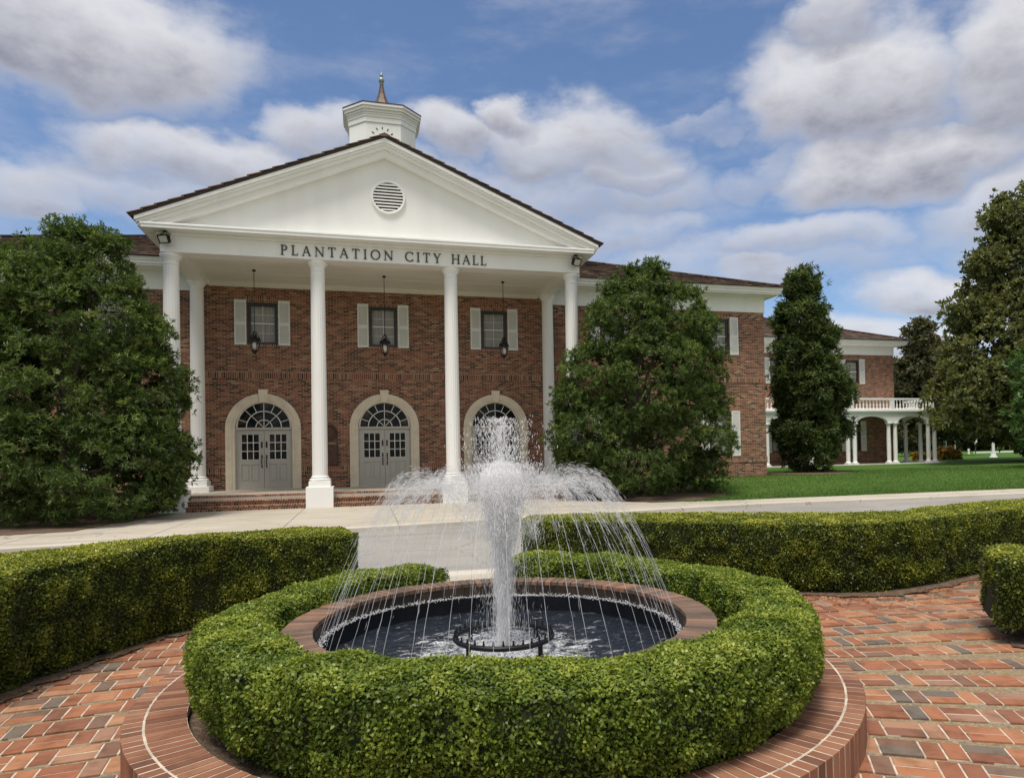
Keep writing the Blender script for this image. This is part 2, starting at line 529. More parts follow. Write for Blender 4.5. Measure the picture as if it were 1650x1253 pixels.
M['oak'] = leafmat('oak_leaf', [(0, (0.05, 0.055, 0.02)), (0.5, (0.15, 0.165, 0.052)), (0.85, (0.24, 0.24, 0.09)), (1, (0.34, 0.27, 0.18))], 0.35, 0.5)
M['oak2'] = leafmat('bronze_green_leaf', [(0, (0.045, 0.048, 0.022)), (0.5, (0.12, 0.115, 0.055)), (1, (0.24, 0.20, 0.12))], 0.35, 0.55)
M['bgtree'] = leafmat('far_tree_leaf', [(0, (0.02, 0.03, 0.01)), (0.5, (0.055, 0.08, 0.022)), (1, (0.12, 0.15, 0.045))], 0.2, 0.6)
M['lime'] = leafmat('bright_green_leaf', [(0, (0.04, 0.085, 0.02)), (0.5, (0.09, 0.165, 0.045)), (1, (0.18, 0.27, 0.09))], 0.3, 0.45)
M['orange'] = leafmat('orange_shrub_leaf', [(0, (0.10, 0.10, 0.02)), (0.5, (0.30, 0.17, 0.03)), (1, (0.48, 0.26, 0.06))], 0.2, 0.5)


# ------------------------------------------------------------------ mesh helpers
class MB:
    def __init__(s):
        s.v = []
        s.f = []
        s.r = []

    def add(s, vs, fs, rnd=None):
        o = len(s.v)
        s.v += [tuple(map(float, q)) for q in vs]
        s.f += [tuple(o + i for i in q) for q in fs]
        s.r += [random.random() if rnd is None else rnd] * len(fs)
        return s

    def box(s, x0, y0, z0, x1, y1, z1, rnd=None):
        vs = [(x0, y0, z0), (x1, y0, z0), (x1, y1, z0), (x0, y1, z0), (x0, y0, z1), (x1, y0, z1), (x1, y1, z1), (x0, y1, z1)]
        return s.add(vs, [(0, 3, 2, 1), (4, 5, 6, 7), (0, 1, 5, 4), (1, 2, 6, 5), (2, 3, 7, 6), (3, 0, 4, 7)], rnd)

    def obox(s, c, ax, ay, az, rnd=None):
        """box from centre and three half axes"""
        c, ax, ay, az = (np.array(q, float) for q in (c, ax, ay, az))
        vs = [c + a * ax + b * ay + d * az for d in (-1, 1) for a, b in ((-1, -1), (1, -1), (1, 1), (-1, 1))]
        return s.add(vs, [(0, 3, 2, 1), (4, 5, 6, 7), (0, 1, 5, 4), (1, 2, 6, 5), (2, 3, 7, 6), (3, 0, 4, 7)], rnd)

    def extrude(s, poly, y0, y1, axes='xz', rnd=None):
        """polygon (convex or not) extruded: axes xz along y, or xy along z"""
        n = len(poly)
        if axes == 'xz':
            A = [(a, y0, b) for a, b in poly]
            B = [(a, y1, b) for a, b in poly]
        elif axes == 'xy':
            A = [(a, b, y0) for a, b in poly]
            B = [(a, b, y1) for a, b in poly]
        else:
            A = [(y0, a, b) for a, b in poly]
            B = [(y1, a, b) for a, b in poly]
        tr = tessellate_polygon([[Vector(q) for q in A]])
        fs = [tuple(q) for q in tr] + [tuple(n + i for i in reversed(q)) for q in tr]
        fs += [(i, (i + 1) % n, n + (i + 1) % n, n + i) for i in range(n)]
        return s.add(A + B, fs, rnd)

    def lathe(s, prof, c=(0, 0, 0), n=24, cap=True, rnd=None, a0=0.0):
        vs = []
        for r, z in prof:
            for k in range(n):
                a = 2 * math.pi * k / n + a0
                vs.append((c[0] + r * math.cos(a), c[1] + r * math.sin(a), c[2] + z))
        fs = []
        for j in range(len(prof) - 1):
            for k in range(n):
                fs.append((j * n + k, j * n + (k + 1) % n, (j + 1) * n + (k + 1) % n, (j + 1) * n + k))
        if cap:
            fs.append(tuple(reversed(range(n))))
            fs.append(tuple((len(prof) - 1) * n + k for k in range(n)))
        return s.add(vs, fs, rnd)

    def tube(s, pts, rad, n=8, rnd=None, closed=False):
        pts = [np.array(q, float) for q in pts]
        m = len(pts)
        rad = [rad] * m if isinstance(rad, (int, float)) else rad
        vs = []
        up = np.array([0.13, 0.21, 0.97])
        for i, q in enumerate(pts):
            a = pts[(i - 1) % m] if closed or i > 0 else q
            b = pts[(i + 1) % m] if closed or i < m - 1 else q
            d = b - a
            d /= np.linalg.norm(d) + 1e-9
            u = np.cross(d, up)
            if np.linalg.norm(u) < 0.1:
                u = np.cross(d, (1, 0, 0.1))
            u /= np.linalg.norm(u)
            w = np.cross(d, u)
            for k in range(n):
                t = 2 * math.pi * k / n
                vs.append(q + rad[i] * (math.cos(t) * u + math.sin(t) * w))
        fs = []
        for i in range(m if closed else m - 1):
            j = (i + 1) % m
            for k in range(n):
                fs.append((i * n + k, i * n + (k + 1) % n, j * n + (k + 1) % n, j * n + k))
        if not closed:
            fs.append(tuple(reversed(range(n))))
            fs.append(tuple((m - 1) * n + k for k in range(n)))
        return s.add(vs, fs, rnd)

    def build(s, name, m, parent=None, smooth=False, bevel=0, loc=None):
        me = bpy.data.meshes.new(name)
        me.from_pydata(s.v, [], s.f)
        at_ = me.attributes.new('rnd', 'FLOAT', 'FACE')
        at_.data.foreach_set('value', s.r)
        me.materials.append(M[m] if isinstance(m, str) else m)
        import bmesh
        bm = bmesh.new()
        bm.from_mesh(me)
        bmesh.ops.recalc_face_normals(bm, faces=bm.faces)
        bm.to_mesh(me)
        bm.free()
        if smooth:
            me.shade_smooth()
            me.set_sharp_from_angle(angle=R(38))
        o = bpy.data.objects.new(name, me)
        COL.objects.link(o)
        if parent is not None:
            o.parent = parent
        if loc is not None:
            o.location = loc
        if bevel:
            b = o.modifiers.new('bevel', 'BEVEL')
            b.width = bevel
            b.segments = 2
            b.limit_method = 'ANGLE'
        return o


def raw(name, V, F, rnd, m, parent=None):
    """fast mesh from numpy: V (n,3), F (m,4) quads, rnd per face"""
    me = bpy.data.meshes.new(name)
    me.vertices.add(len(V))
    me.vertices.foreach_set('co', np.ascontiguousarray(V, np.float32).ravel())
    k = F.shape[1]
    me.loops.add(F.size)
    me.loops.foreach_set('vertex_index', np.ascontiguousarray(F, np.int32).ravel())
    me.polygons.add(len(F))
    me.polygons.foreach_set('loop_start', np.arange(0, F.size, k, dtype=np.int32))
    me.update(calc_edges=True)
    a = me.attributes.new('rnd', 'FLOAT', 'FACE')
    a.data.foreach_set('value', np.ascontiguousarray(rnd, np.float32))
    me.materials.append(M[m])
    o = bpy.data.objects.new(name, me)
    COL.objects.link(o)
    if parent is not None:
        o.parent = parent
    return o


def thing(name, label, cat, loc=(0, 0, 0), rz=0, group=None):
    o = bpy.data.objects.new(name, None)
    COL.objects.link(o)
    o.location = loc
    o.rotation_euler = (0, 0, rz)
    return tag(o, label, cat, group)


def tag(o, label, cat, group=None, kind=None):
    if label:
        o['label'] = label
    if cat:
        o['category'] = cat
    if group:
        o['group'] = group
    if kind:
        o['kind'] = kind
    return o


def struct(o):
    o['kind'] = 'structure'
    return o


def copy_tree(o, parent=None):
    c = o.copy()
    COL.objects.link(c)
    c.parent = parent
    for ch in o.children:
        copy_tree(ch, c)
    return c


# numpy value noise
_rs = np.random.RandomState(3)
_tab = _rs.rand(32, 32, 32).astype(np.float32)


def vnoise(p):
    p = np.asarray(p, np.float32)
    i = np.floor(p).astype(int)
    f = p - i
    f = f * f * (3 - 2 * f)
    o = 0
    for dx in (0, 1):
        for dy in (0, 1):
            for dz in (0, 1):
                w = (f[:, 0] if dx else 1 - f[:, 0]) * (f[:, 1] if dy else 1 - f[:, 1]) * (f[:, 2] if dz else 1 - f[:, 2])
                o = o + w * _tab[(i[:, 0] + dx) & 31, (i[:, 1] + dy) & 31, (i[:, 2] + dz) & 31]
    return o


def unit(a):
    return a / (np.linalg.norm(a, axis=-1, keepdims=True) + 1e-9)


def leaves(P, D, Nn, ln, wd, fold=0.15):
    """diamond leaves: base P, direction D, normal Nn, arrays; returns V, F"""
    n = len(P)
    S = unit(np.cross(D, Nn))
    Nn = np.cross(S, D)
    ln = ln[:, None]
    wd = wd[:, None]
    b = P
    l = P + D * ln * 0.5 + S * wd * 0.5 + Nn * wd * fold
    r = P + D * ln * 0.5 - S * wd * 0.5 + Nn * wd * fold
    t = P + D * ln - Nn * ln * 0.12
    V = np.stack([b, r, t, l], 1).reshape(-1, 3)
    F = np.arange(4 * n).reshape(n, 4)
    return V, F


# ------------------------------------------------------------------ the setting
def smoothstep(a, b, x):
    t = np.clip((x - a) / (b - a), 0, 1)
    return t * t * (3 - 2 * t)


def ground_z(x, y):
    x = np.asarray(x, float)
    y = np.asarray(y, float)
    side = smoothstep(6.8, 9.2, np.abs(x))
    return -0.14 + smoothstep(-8.2, -7.4, y) * 0.13 + smoothstep(-7.4, -0.5, y) * 0.37 * np.maximum(side, smoothstep(0.5, 3, y)) + smoothstep(3, 9, y) * 0.08


def make_ground():
    xs = np.concatenate([np.linspace(-900, -60, 15), np.linspace(-50, 110, 81), np.linspace(125, 900, 15)])
    ys = np.concatenate([np.linspace(-600, -45, 10), np.linspace(-40, -9, 16), np.linspace(-8.2, 12, 41), np.linspace(14, 120, 40), np.linspace(140, 1200, 15)])
    X, Y = np.meshgrid(xs, ys)
    Z = ground_z(X, Y)
    V = np.stack([X.ravel(), Y.ravel(), Z.ravel()], 1)
    nx, ny = len(xs), len(ys)
    i = np.arange(nx * ny).reshape(ny, nx)
    F = np.stack([i[:-1, :-1].ravel(), i[:-1, 1:].ravel(), i[1:, 1:].ravel(), i[1:, :-1].ravel()], 1)
    o = raw('lawn', V, F, np.zeros(len(F)), 'lawn')
    o.data.shade_smooth()
    struct(o)


make_ground()


def sheet(name, poly, z0, z1, m):
    o = MB().extrude(poly, z0, z1, 'xy').build(name, m)
    return struct(o)


# sidewalk: front line of the concrete (kerb), back line
def sidewalk_front(x):
    return float(np.interp(x, [-60, -20, -10, -5, 0, 5, 9, 19, 30, 90], [-13.4, -12.9, -12.2, -11.5, -10.75, -9.9, -9.15, -9.45, -9.5, -9.5]))


def make_paths():
    # driveway sheet
    sheet('driveway', [(-60, -17.3), (90, -17.3), (90, -9.0), (-60, -9.0)], -0.13, -0.085, 'drive')
    # sidewalk slabs, one mesh, with open joints, kerb along the front
    mb = MB()
    kb = MB()
    xs = np.arange(-60, 90.1, 2.5)
    for a, b in zip(xs[:-1], xs[1:]):
        g = 0.008
        back = []
        for x in (a, b):
            back.append(float(np.interp(x, [-60, -9, -8.99, -6.9, -6.45, 6.45, 6.46, 8.2, 9.6, 90], [-9.3, -9.3, -9.3, -8.7, -2.0, -2.0, -7.0, -7.4, -7.5, -7.7])))
        fa, fb = sidewalk_front(a), sidewalk_front(b)
        rows = [(fa + 0.32, fb + 0.32)]
        ya, yb = back
        m = max(1, int(round(((ya - fa) + (yb - fb)) / 2 / 2.6)))
        for k in range(m):
            t0, t1 = k / m, (k + 1) / m
            la, lb = fa + 0.32, fb + 0.32
            q = [(a + g, la + (ya - la) * t0 + g), (b - g, lb + (yb - lb) * t0 + g), (b - g, lb + (yb - lb) * t1 - g), (a + g, la + (ya - la) * t1 - g)]
            mb.extrude(q, -0.1, -0.002 + random.uniform(-0.001, 0.001), 'xy')
        kb.extrude([(a + .004, fa), (b - .004, fb), (b - .004, fb + 0.315), (a + .004, fa + 0.315)], -0.14, 0.004, 'xy')
    struct(mb.build('sidewalk', 'concrete'))
    struct(kb.build('sidewalk_kerb', 'kerb', bevel=0.015))
    # garden side kerb across the axis of the fountain path
    kb = MB()
    for a in np.arange(-12, 14, 1.5):
        kb.box(a + 0.004, -17.62, -0.14, a + 1.496, -17.3, 0.012)
    struct(kb.build('garden_kerb', 'kerb', bevel=0.015))
    # base of the court
    sheet('court_bed', [(-30, -40), (30, -40), (30, -17.62), (-30, -17.62)], -0.13, -0.012, 'sand')
    sheet('garden_path', [(-0.95, -20.3), (1.1, -20.3), (1.1, -17.62), (-0.95, -17.62)], -0.1, 0.002, 'concrete')


make_paths()


def row_slope(y0, side):
    if side > 0:
        return float(np.interp(y0, [-26, -23.4, -22.6, -21.9, -21.3, -19], [-0.72, -0.60, -0.44, -0.24, -0.12, 0.0]))
    return float(np.interp(y0, [-26, -22, -21, -19], [0.10, 0.09, 0.05, 0.0]))


def make_paving():
    mb = MB()
    mm = MB()
    bl, gap = 0.198, 0.046
    joint = 0.0095
    cx, cy = 0.157, -22.14
    for side in (1, -1):
        y0 = -25.8
        while y0 < -18.3:
            sl = row_slope(y0, side)
            dx, dy = np.array([1.0, sl]) / math.hypot(1, sl), None
            d = np.array([1.0, sl]) / math.hypot(1, sl)
            nrm = np.array([-d[1], d[0]])
            start = np.array([1.3 * side, y0])
            s = 0.0
            length = 7.5 if side > 0 else 4.0
            dd = d * side
            k = random.randint(0, 2)
            wseg = (bl - joint) / 2
            lastmort = None
            while s < length:
                # pair of stretchers, then two (three) headers
                kind = k % 3
                if kind == 0:
                    blocks = [(s, s + bl, 0, wseg), (s, s + bl, wseg + joint, bl)]
                    adv = bl + joint
                else:
                    blocks = [(s, s + wseg, 0, bl)]
                    adv = wseg + joint
                k += 1
                pm = start + dd * (s + adv / 2)
                ok = True
                rr = math.hypot(pm[0] - cx, pm[1] - cy)
                if rr < 2.0 or (abs(pm[0]) < 1.1 and pm[1] > -21):
                    ok = False
                if ok:
                    for (a, b, e, f) in blocks:
                        j = lambda: random.uniform(-0.002, 0.002)
                        z = random.uniform(-0.002, 0.003)
                        c = start + dd * ((a + b) / 2) + nrm * ((e + f) / 2 + j())
                        th = random.uniform(-0.008, 0.008)
                        d2 = np.array([dd[0] * math.cos(th) - dd[1] * math.sin(th), dd[0] * math.sin(th) + dd[1] * math.cos(th)])
                        n2 = np.array([-d2[1], d2[0]])
                        mb.obox((c[0], c[1], z - 0.02), (*(d2 * (b - a) / 2), 0), (*(n2 * (f - e) / 2), 0), (0, 0, 0.02), rnd=random.random())
                    c = start + dd * (s + adv / 2) + nrm * (bl / 2)
                    mm.obox((c[0], c[1], -0.0235), (*(dd * (adv / 2)), 0), (*(nrm * (bl / 2 - 0.001)), 0), (0, 0, 0.02))
                s += adv
            y0 += (bl + gap) / math.cos(math.atan(sl)) * (0.93 if side > 0 else 1.0)
    o = struct(mb.build('brick_paving', 'paver', bevel=0.004))
    o2 = struct(mm.build('paving_mortar', 'mortar'))


make_paving()

# mulch beds


def disc(name, c, r, m, z=None, n=40, h=0.05, jit=0.18):
    vs = []
    for k in range(n):
        a = 2 * math.pi * k / n
        q = r * (1 + jit * (random.random() - .5))
        x, y = c[0] + q * math.cos(a), c[1] + q * math.sin(a)
        vs.append((x, y, float(ground_z(x, y)) + 0.006))
    for k in range(n):
        a = 2 * math.pi * k / n
        x, y = c[0] + r * .6 * math.cos(a), c[1] + r * .6 * math.sin(a)
        vs.append((x, y, float(ground_z(x, y)) + h))
    vs.append((c[0], c[1], float(ground_z(*c)) + h * 1.1))
    fs = [(k, (k + 1) % n, n + (k + 1) % n, n + k) for k in range(n)] + [(n + k, n + (k + 1) % n, 2 * n) for k in range(n)]
    return struct(MB().add(vs, fs).build(name, m, smooth=True))


disc('mulch_bed', (-9.9, -5.0), 3.75, 'mulch', jit=.08)
disc('mulch_bed', (8.4, -4.3), 2.7, 'mulch')
sheet('mulch_bed', [(-16, -9.32), (-9.1, -9.32), (-7.0, -8.74), (-6.75, -7.2), (-16, -7.2)], -0.2, 0.012, 'mulch')
disc('mulch_bed', (18.9, 1.6), 2.0, 'mulch')
# ------------------------------------------------------------------ the city hall
HALL = thing('city_hall', 'red brick hall with white columned portico, pediment and octagonal clock cupola', 'building')
XC, DX = 0.0, 4.163          # door and window bays
LZ = 0.43                    # landing level
ZC = 7.62                    # portico beam underside
FY = -4.05                   # front of the portico beam


def arc(cx, cz, r, a0, a1, n):
    return [(cx + r * math.cos(a0 + (a1 - a0) * k / n), cz + r * math.sin(a0 + (a1 - a0) * k / n)) for k in range(n + 1)]


def wall_with_holes(name, x0, x1, z0, z1, y, holes, m, parent, depth=0.3):
    mb = MB()
    loops = [[(x0, z0), (x1, z0), (x1, z1), (x0, z1)]] + holes
    pts = [q for l in loops for q in l]
    tr = tessellate_polygon([[Vector((a, b, 0)) for a, b in l] for l in loops])
    mb.add([(a, y, b) for a, b in pts], [tuple(q) for q in tr])
    for h in loops:
        n = len(h)
        mb.add([(a, y, b) for a, b in h] + [(a, y + depth, b) for a, b in h],
               [(i, (i + 1) % n, n + (i + 1) % n, n + i) for i in range(n)])
    return mb.build(name, m, parent)


DOORS = [-DX, 0, DX]
WIN_UP = [-DX, 0, DX, 9.0, 13.77, -9.0, -13.77]
WIN_LOW = [9.0, 13.77, -9.0, -13.77]
WZ0, WZ1 = 5.58, 7.06
LW0, LW1 = 1.27, 3.13
holes = []
for x in DOORS:
    holes.append([(x - 0.97, 0.2), (x + 0.97, 0.2)] + arc(x, 2.57, 0.97, 0, math.pi, 28))
for x in WIN_UP:
    holes.append([(x - 0.5, WZ0), (x + 0.5, WZ0), (x + 0.5, WZ1), (x - 0.5, WZ1)])
for x in WIN_LOW:
    holes.append([(x - 0.5, LW0), (x + 0.5, LW0), (x + 0.5, LW1), (x - 0.5, LW1)])
wall_with_holes('front_wall', -15.95, 15.95, -0.4, 7.7, 0.0, holes, 'brick', HALL)
mb = MB()
mb.box(15.65, 0.302, -0.4, 15.949, 16.7, 7.7)
mb.box(-15.949, 0.302, -0.4, -15.65, 16.7, 7.7)
mb.box(-15.949, 16.7, -0.4, 15.949, 17.0, 7.7)
mb.build('side_wall', 'brick', HALL)
# soldier courses
spans = [(-15.97, 15.97)]
mb = MB()
mb.box(-15.972, -0.022, 4.36, 15.972, 0.05, 4.60)
mb.build('belt_course', 'soldier', HALL)
segs = [-15.972] + sum([[x - 1.24, x + 1.24] for x in DOORS], []) + [15.972]
for a, b in zip(segs[::2], segs[1::2]):
    MB().box(a, -0.02, 0.96, b, 0.05, 1.2).build('water_table', 'soldier', HALL)


def window(w, h, parent, loc, first=None, curtain=True, rows=2, cols=2, depth=0.09):
    """double hung window: dark frame > glass pane, curtain, muntins"""
    mb = MB()
    t = 0.11
    mb.box(-w / 2, 0, 0, -w / 2 + t, 0.1, h)
    mb.box(w / 2 - t, 0, 0, w / 2, 0.1, h)
    mb.box(-w / 2 + t, 0, 0, w / 2 - t, 0.1, t * 0.7)
    mb.box(-w / 2 + t, 0, h - t, w / 2 - t, 0.1, h)
    fr = mb.build('window', 'frame', parent, loc=loc, bevel=0.006)
    mb = MB()
    mb.box(-w / 2 + t, 0.06, t * 0.7, w / 2 - t, 0.064, h - t)
    mb.build('pane', 'glass', fr)
    mb = MB()
    a, b = -w / 2 + t, w / 2 - t
    mb.box(a, 0.03, h * 0.49, b, 0.058, h * 0.49 + 0.04)
    for k in range(1, cols):
        x = a + (b - a) * k / cols
        mb.box(x - 0.008, 0.042, t * 0.7, x + 0.008, 0.056, h - t)
    for k in range(1, rows * 2):
        if k == rows:
            continue
        z = t * .7 + (h - 1.7 * t) * k / (rows * 2)
        mb.box(a, 0.043, z - 0.008, b, 0.055, z + 0.008)
    mb.build('muntin', 'shutter', fr)
    MB().box(-w / 2 - 0.06, -0.082, h + 0.002, w / 2 + 0.06, -0.01, h + 0.22).build('lintel', 'soldier', fr)
    MB().box(-w / 2 - 0.06, -0.10, -0.09, w / 2 + 0.06, 0.02, -0.002).build('sill', 'soldier', fr)
    # pleated curtains
    n = 40
    vs = []
    for k in range(n + 1):
        x = a + (b - a) * k / n
        y = 0.105 + 0.018 * math.sin(k * 1.7) + (0.012 * math.sin(k * .6))
        vs += [(x, y, t * 0.5), (x, y, h - t)]
    mb = MB().add(vs, [(2 * k, 2 * k + 2, 2 * k + 3, 2 * k + 1) for k in range(n)])
    mb.build('curtain', 'curtain', fr, smooth=True)
    return fr


def shutter_mesh(w, h, parent, loc):
    mb = MB()
    t = 0.045
    mb.box(-w / 2, -0.035, 0, -w / 2 + t, 0, h)
    mb.box(w / 2 - t, -0.035, 0, w / 2, 0, h)
    for z in (0, h * 0.47, h - t * 1.6):
        mb.box(-w / 2 + t, -0.034, z, w / 2 - t, -0.001, z + t * 1.6)
    z = t * 1.6 + 0.02
    while z < h - t * 1.6 - 0.02:
        if not (h * 0.47 - 0.03 < z < h * 0.47 + t * 1.6 + 0.01):
            mb.obox((0, -0.018, z), (w / 2 - t, 0, 0), (0, 0.011, 0.013), (0, 0.002, -0.0025))
        z += 0.042
    mb.box(-w / 2 + t, -0.006, 0.02, w / 2 - t, -0.002, h - 0.02)
    return mb.build('shutter', 'shutter', parent, loc=loc)


w0 = window(1.0, WZ1 - WZ0, HALL, (WIN_UP[0], 0.07, WZ0))
s0 = shutter_mesh(0.39, 1.6, HALL, (WIN_UP[0] - 0.725, -0.002, WZ0 - 0.04))
for i, x in enumerate(WIN_UP):
    if i:
        c = copy_tree(w0, HALL)
        c.location = (x, 0.07, WZ0)
    for sgn in (-1, 1):
        if i == 0 and sgn < 0:
            continue
        c = s0.copy()
        COL.objects.link(c)
        c.parent = HALL
        c.location = (x + sgn * 0.725, -0.002, WZ0 - 0.04)
lw0 = window(1.0, LW1 - LW0, HALL, (WIN_LOW[0], 0.07, LW0))
ls0 = shutter_mesh(0.39, 1.9, HALL, (WIN_LOW[0] - 0.725, -0.002, LW0 - 0.02))
for i, x in enumerate(WIN_LOW):
    if i:
        c = copy_tree(lw0, HALL)
        c.location = (x, 0.07, LW0)
    for sgn in (-1, 1):
        if i == 0 and sgn < 0:
            continue
        c = ls0.copy()
        COL.objects.link(c)
        c.parent = HALL
        c.location = (x + sgn * 0.725, -0.002, LW0 - 0.02)


# ---- door openings: cast stone surround, fanlight, two leaves
def door_opening(x):
    prof = [(-0.015, 0.12), (-0.015, -0.02), (0.03, -0.035), (0.055, -0.035), (0.075, -0.055), (0.12, -0.07), (0.17, -0.07), (0.175, -0.085), (0.24, -0.085), (0.26, -0.07), (0.285, -0.07), (0.285, 0.03)]
    rad = 0.96
    path = [((-rad, z), (-1, 0)) for z in (LZ - 0.02, 1.0, 1.8, 2.57)]
    path += [((rad * math.cos(a), 2.57 + rad * math.sin(a)), (math.cos(a), math.sin(a))) for a in [math.pi - math.pi * k / 40 for k in range(1, 40)]]
    path += [((rad, z), (1, 0)) for z in (2.57, 1.8, 1.0, LZ - 0.02)]
    vs, fs = [], []
    m = len(prof)
    for (q, n) in path:
        for (o, d) in prof:
            vs.append((q[0] + n[0] * o, d, q[1] + n[1] * o))
    for i in range(len(path) - 1):
        for j in range(m - 1):
            fs.append((i * m + j, (i + 1) * m + j, (i + 1) * m + j + 1, i * m + j + 1))
    su = MB().add(vs, fs).build('door_surround', 'stone', HALL, loc=(x, 0, 0), smooth=True)
    kb = MB().extrude([(-0.105, 3.50), (0.105, 3.50), (0.165, 3.96), (-0.165, 3.96)], -0.13, 0.02).build('keystone', 'stone', su, bevel=0.012)
    # fanlight
    r = 0.9
    fan = MB().extrude(arc(0, 2.62, r, 0, math.pi, 32), 0.115, 0.125).build('fanlight', 'darkglass', HALL, loc=(x, 0, 0))
    mb = MB()

    def ring(ra, w, n=36):
        poly = arc(0, 2.62, ra + w / 2, 0, math.pi, n) + list(reversed(arc(0, 2.62, ra - w / 2, 0, math.pi, n)))
        k = n + 1
        vs = [(a, 0.085, b) for a, b in poly] + [(a, 0.114, b) for a, b in poly]
        L = len(poly)
        fs = []
        for i in range(n):
            fs.append((i, i + 1, L - 2 - i, L - 1 - i))
            fs.append((i, L + i, L + i + 1, i + 1))
            fs.append((L - 2 - i, L - 1 - i, 2 * L - 1 - i, 2 * L - 2 - i))
        mb.add(vs, fs)

    ring(0.895, 0.05)
    ring(0.58, 0.03)
    ring(0.27, 0.028)

    def bar(a, r0, r1, w=0.022):
        d = (math.cos(a), 0, math.sin(a))
        mb.obox((d[0] * (r0 + r1) / 2, 0.098, 2.62 + d[2] * (r0 + r1) / 2), tuple(q * (r1 - r0) / 2 for q in d), (0, 0.013, 0), (-d[2] * w / 2, 0, d[0] * w / 2))
    for a in (45, 90, 135):
        bar(R(a), 0.02, 0.89)
    for a in (19, 66, 114, 161):
        bar(R(a), 0.585, 0.89)
    mb.build('muntin', 'shutter', fan)
    # frame: transom and jambs
    mb = MB()
    mb.box(-0.96, 0.04, 2.535, 0.96, 0.16, 2.62)
    mb.box(-0.96, 0.06, LZ, -0.915, 0.18, 2.535)
    mb.box(0.915, 0.06, LZ, 0.96, 0.18, 2.535)
    mb.build('door_frame', 'doorpaint', HALL, loc=(x, 0, 0), bevel=0.006)
    mb = MB()
    mb.box(-0.96, 0.02, LZ - 0.03, 0.96, 0.2, LZ + 0.025)
    mb.build('threshold', 'stone', HALL, loc=(x, 0, 0))
    for sg in (-1, 1):
        z0, z1 = LZ + 0.03, 2.53
        w = 0.91
        mb = MB()                                   # leaf local x from 0 (hinge) to w (meeting stile)
        X = lambda a: a if sg < 0 else -a

        def bx(a, y0, za, b, y1, zb):
            xa, xb = sorted((X(a), X(b)))
            mb.box(xa, y0, za, xb, y1, zb)
        H = z1 - z0
        # stiles and rails
        bx(0.0, 0, 0, 0.16, 0.045, H)
        bx(w - 0.16, 0, 0, w, 0.045, H)
        bx(0.16, 0, 0, w - 0.16, 0.045, 0.25)
        bx(0.16, 0, 0.86, w - 0.16, 0.045, 1.02)
        bx(0.16, 0, 1.93, w - 0.16, 0.045, H)
        bx(0.42, 0, 0.25, 0.49, 0.045, 0.86)
        bx(0.16, 0.022, 0.25, w - 0.16, 0.04, 0.86)
        bx(0.205, 0.008, 0.30, 0.385, 0.022, 0.81)
        bx(0.53, 0.008, 0.30, w - 0.205, 0.022, 0.81)
        leaf = mb.build('door', 'doorpaint', HALL, loc=(x + sg * 0.914, 0.1, z0), bevel=0.005)
        mb = MB()
        bx(0.16, 0.03, 1.02, w - 0.16, 0.036, 1.93)
        mb.build('pane', 'darkglass', leaf)
        mb = MB()
        for k in range(4):
            a = 0.16 + (w - 0.32) * k / 3
            bx(a - 0.013, 0.012, 1.02, a + 0.013, 0.029, 1.93)
            zz = 1.02 + 0.91 * k / 3
            bx(0.16, 0.0115, zz - 0.013, w - 0.16, 0.0285, zz + 0.013)
        mb.build('muntin', 'shutter', leaf)
        mb = MB()
        hx = X(w - 0.075)
        mb.tube([(hx, 0.0, 1.10), (hx, -0.035, 1.08), (hx, -0.06, 0.98), (hx, -0.06, 0.88), (hx, -0.03, 0.80), (hx, 0.0, 0.78)], [0.014, 0.014, 0.018, 0.016, 0.013, 0.013])
        mb.box(hx - 0.024, -0.008, 1.05, hx + 0.024, 0.001, 1.19)
        mb.box(hx - 0.02, -0.008, 0.73, hx + 0.02, 0.001, 0.81)
        mb.build('handle', 'black', leaf, smooth=True)
        mb = MB()
        mb.box(hx - 0.028, -0.012, 1.44, hx + 0.028, 0.001, 1.66)
        mb.lathe([(0.0, 0), (0.014, 0), (0.014, 0.03)], (hx, -0.02, 1.55), 10)
        mb.build('lock', 'bronze', leaf)


for x in DOORS:
    door_opening(x)

# ---- landing and steps
mb = MB()
mb.box(-6.75, -3.55, -0.3, 6.75, 0.0, LZ - 0.004)
mb.build('landing', 'concrete', HALL)
for k, (yf, zt) in enumerate([(-3.56, LZ), (-3.83, LZ - 0.145), (-4.10, LZ - 0.29)]):
    mb = MB()
    xe = 6.75 - 0.003 * k
    mb.box(-xe, yf + 0.028, -0.3, xe, yf + (0.27 if k else 0.4), zt - 0.05)
    sp = mb.build('step', 'step', HALL)
    mb = MB()
    mb.box(-xe - 0.01, yf, zt - 0.049, xe + 0.01, yf + (0.295 if k else 0.4), zt)
    mb.build('nosing', 'tread', sp, bevel=0.012)


